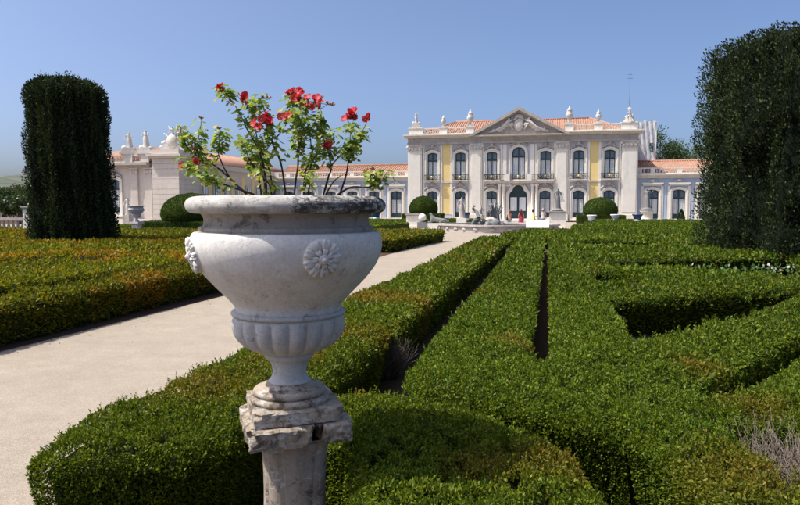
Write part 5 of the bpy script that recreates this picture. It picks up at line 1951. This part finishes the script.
for pts, dep, nl in STEMS:
    n = len(pts)
    P3 = []
    base_d = dep * .35
    for k, (x, y) in enumerate(pts):
        t = k / (n - 1)
        P3.append(W_(x, y, base_d + (dep - base_d) * t + rr_.uniform(-.012, .012)))
    if P3[0].z < .06: P3[0].z = -.02
    S = [Vector(p) for p in arc([tuple(p)[:2] for p in P3], 4)] if False else None
    fine = []
    for k in range(n - 1):
        p0, p1, p2, p3 = P3[max(0, k - 1)], P3[k], P3[k + 1], P3[min(n - 1, k + 2)]
        for q in range(4):
            t = q / 4
            fine.append(.5 * (2 * p1 + (p2 - p0) * t + (2 * p0 - 5 * p1 + 4 * p2 - p3) * t * t + (3 * p1 - p0 - 3 * p2 + p3) * t ** 3) + Vector((rr_.uniform(-1, 1), rr_.uniform(-1, 1), 0)) * .0025)
    fine.append(P3[-1])
    L = len(fine)
    split = max(2, int(L * .68))
    r0 = .0058 if pts[0][1] > 190 else .0042
    rad = [max(.0024, r0 * (1 - .75 * k / (L - 1))) * (1 + .12 * math.sin(k * 2.3)) for k in range(L)]
    m = MB(); m.tube(fine[:split + 1], rad[:split + 1], 7)
    st = m.build('stem', M['stem_wood'], pl)
    if split < L - 1:
        m = MB(); m.tube(fine[split:], rad[split:], 6); m.build('shoot', M['stem_green'], st)
    stem_objs.append((st, fine))
    for k in range(nl):
        t = 1 - .60 * rr_.random() ** 1.15
        q = t * (L - 1); i = min(L - 2, int(q)); p = fine[i].lerp(fine[i + 1], q - i)
        a = rr_.uniform(0, 6.28); el = rr_.uniform(-.3, .9)
        d = Vector((math.cos(a) * math.cos(el), math.sin(a) * math.cos(el), math.sin(el)))
        ln = rr_.uniform(.012, .052)
        s = rr_.uniform(.026, .050)
        nrm = (d * .55 + Vector((rr_.uniform(-.5, .5), rr_.uniform(-.5, .5) - .15, .75))).normalized()
        side = nrm.cross(d)
        if side.length < .1: side = Vector((1, 0, 0))
        side.normalize(); fwd = side.cross(nrm) * -1
        fwd = nrm.cross(side)
        if fwd.dot(d) < 0: fwd = -fwd; side = -side
        Mx = Matrix((side, fwd, nrm)).transposed()
        if leaf_n < 300: link('leaf', LEAF[rr_.randrange(6)], None, st, p + d * ln, Mx.to_euler(), (s, s, s))
        leaf_n += 1
        for extra in range(4):
            a2 = rr_.uniform(0, 6.28); e2 = rr_.uniform(-.5, .9); s2 = rr_.uniform(.020, .045)
            d2 = Vector((math.cos(a2) * math.cos(e2), math.sin(a2) * math.cos(e2), math.sin(e2)))
            c2 = p + d2 * rr_.uniform(.008, .052) + Vector((0, 0, rr_.uniform(-.03, .005)))
            R2 = (d2 * .5 + Vector((rr_.uniform(-.6, .6), rr_.uniform(-.7, .4), .7))).normalized().to_track_quat('Z', 'Y').to_matrix() @ Matrix.Rotation(rr_.uniform(0, 6.28), 3, 'Z')
            src = LEAF[rr_.randrange(6)]
            small.add([c2 + R2 @ (v.co * s2) for v in src.vertices], [tuple(f.vertices) for f in src.polygons], True)
            tone_ = rr_.random()
            small_t.extend([tone_] * len(src.vertices))

sm_me = small.mesh('small_leaves')
ca = sm_me.color_attributes.new('tint', 'FLOAT_COLOR', 'POINT')
tt = np.array(small_t)
stops = np.array([0, .35, .7, .9, 1.])
c4 = np.ones((len(tt), 4), np.float32)
for j, vals in enumerate(((.10, .21, .33, .46, .44), (.19, .31, .42, .49, .31), (.035, .055, .085, .13, .10))): c4[:, j] = np.interp(tt, stops, vals)
ca.data.foreach_set('color', c4.ravel())
sm_me.materials.append(leafmat('small_geranium_leaf', .42, .5, .3))
o = link('small_leaves', sm_me, None, pl); o['kind'] = 'stuff'

HEADS = [((225, 94), -.08, 3, 8), ((244, 100), .05, 3, 8), ((190, 165), -.02, 2, 8), ((290, 92), .06, 4, 8), ((300, 98), -.03, 5, 9), ((309, 107), -.05, 6, 11), ((316, 105), .03, 2, 5), ((272, 123), -.12, 5, 10),
         ((287, 118), -.06, 3, 8), ((263, 128), -.12, 2, 6), ((326, 147), -.05, 2, 5), ((352, 117), -.03, 6, 9), ((345, 119), .0, 3, 6), ((364, 118), .06, 3, 5)]
for (x, y), dy, cnt, sp in HEADS:
    c = W_(x, y, dy)
    st, fine = min(stem_objs, key=lambda q: min((p - c).length for p in q[1][-3:]))
    tip = min(fine[-5:], key=lambda p: (p - c).length)
    m = MB()
    mid = (tip + c) / 2 + Vector((0, 0, -.01))
    m.tube([tip, mid, c + Vector((0, 0, -.012))], [.0028, .0022, .0018], 5)
    for k in range(cnt + 2):
        e = c + Vector((rr_.uniform(-1, 1), rr_.uniform(-1, .6), rr_.uniform(-.7, .7))) * sp * K * .72
        m.tube([c + Vector((0, 0, -.012)), e], [.0014, .001], 4)
        d = (Vector((rr_.uniform(-1, 1), rr_.uniform(-1.4, .2), rr_.uniform(-.1, 1.)))).normalized()
        s = rr_.uniform(.027, .038)
        o = link('flower', FLW[rr_.randrange(6)], None, st, e, d.to_track_quat('Z', 'Y').to_euler(), (s, s, s))
    m.build('flower_stalk', M['stem_green'], st)
for (x, y) in [(198, 119), (222, 131), (247, 106), (262, 99), (318, 99), (325, 105), (331, 108), (268, 101), (194, 150), (371, 170)]:
    c = W_(x, y, rr_.uniform(-.06, .06))
    st, fine = min(stem_objs, key=lambda q: min((p - c).length for p in q[1][-3:]))
    m = MB(); tip = fine[-1]; m.tube([tip, (tip + c) / 2, c], [.002, .0018, .0015], 5); m.build('flower_stalk', M['stem_green'], st)
    m = MB()
    for k in range(5):
        d = Vector((rr_.uniform(-1, 1), rr_.uniform(-1, 1), rr_.uniform(0, 1))).normalized()
        m.tube([c, c + d * .012, c + d * .02], [.0025, .0042, .0012], 5)
    o = m.build('buds', M['bud'], st); o['kind'] = 'stuff'
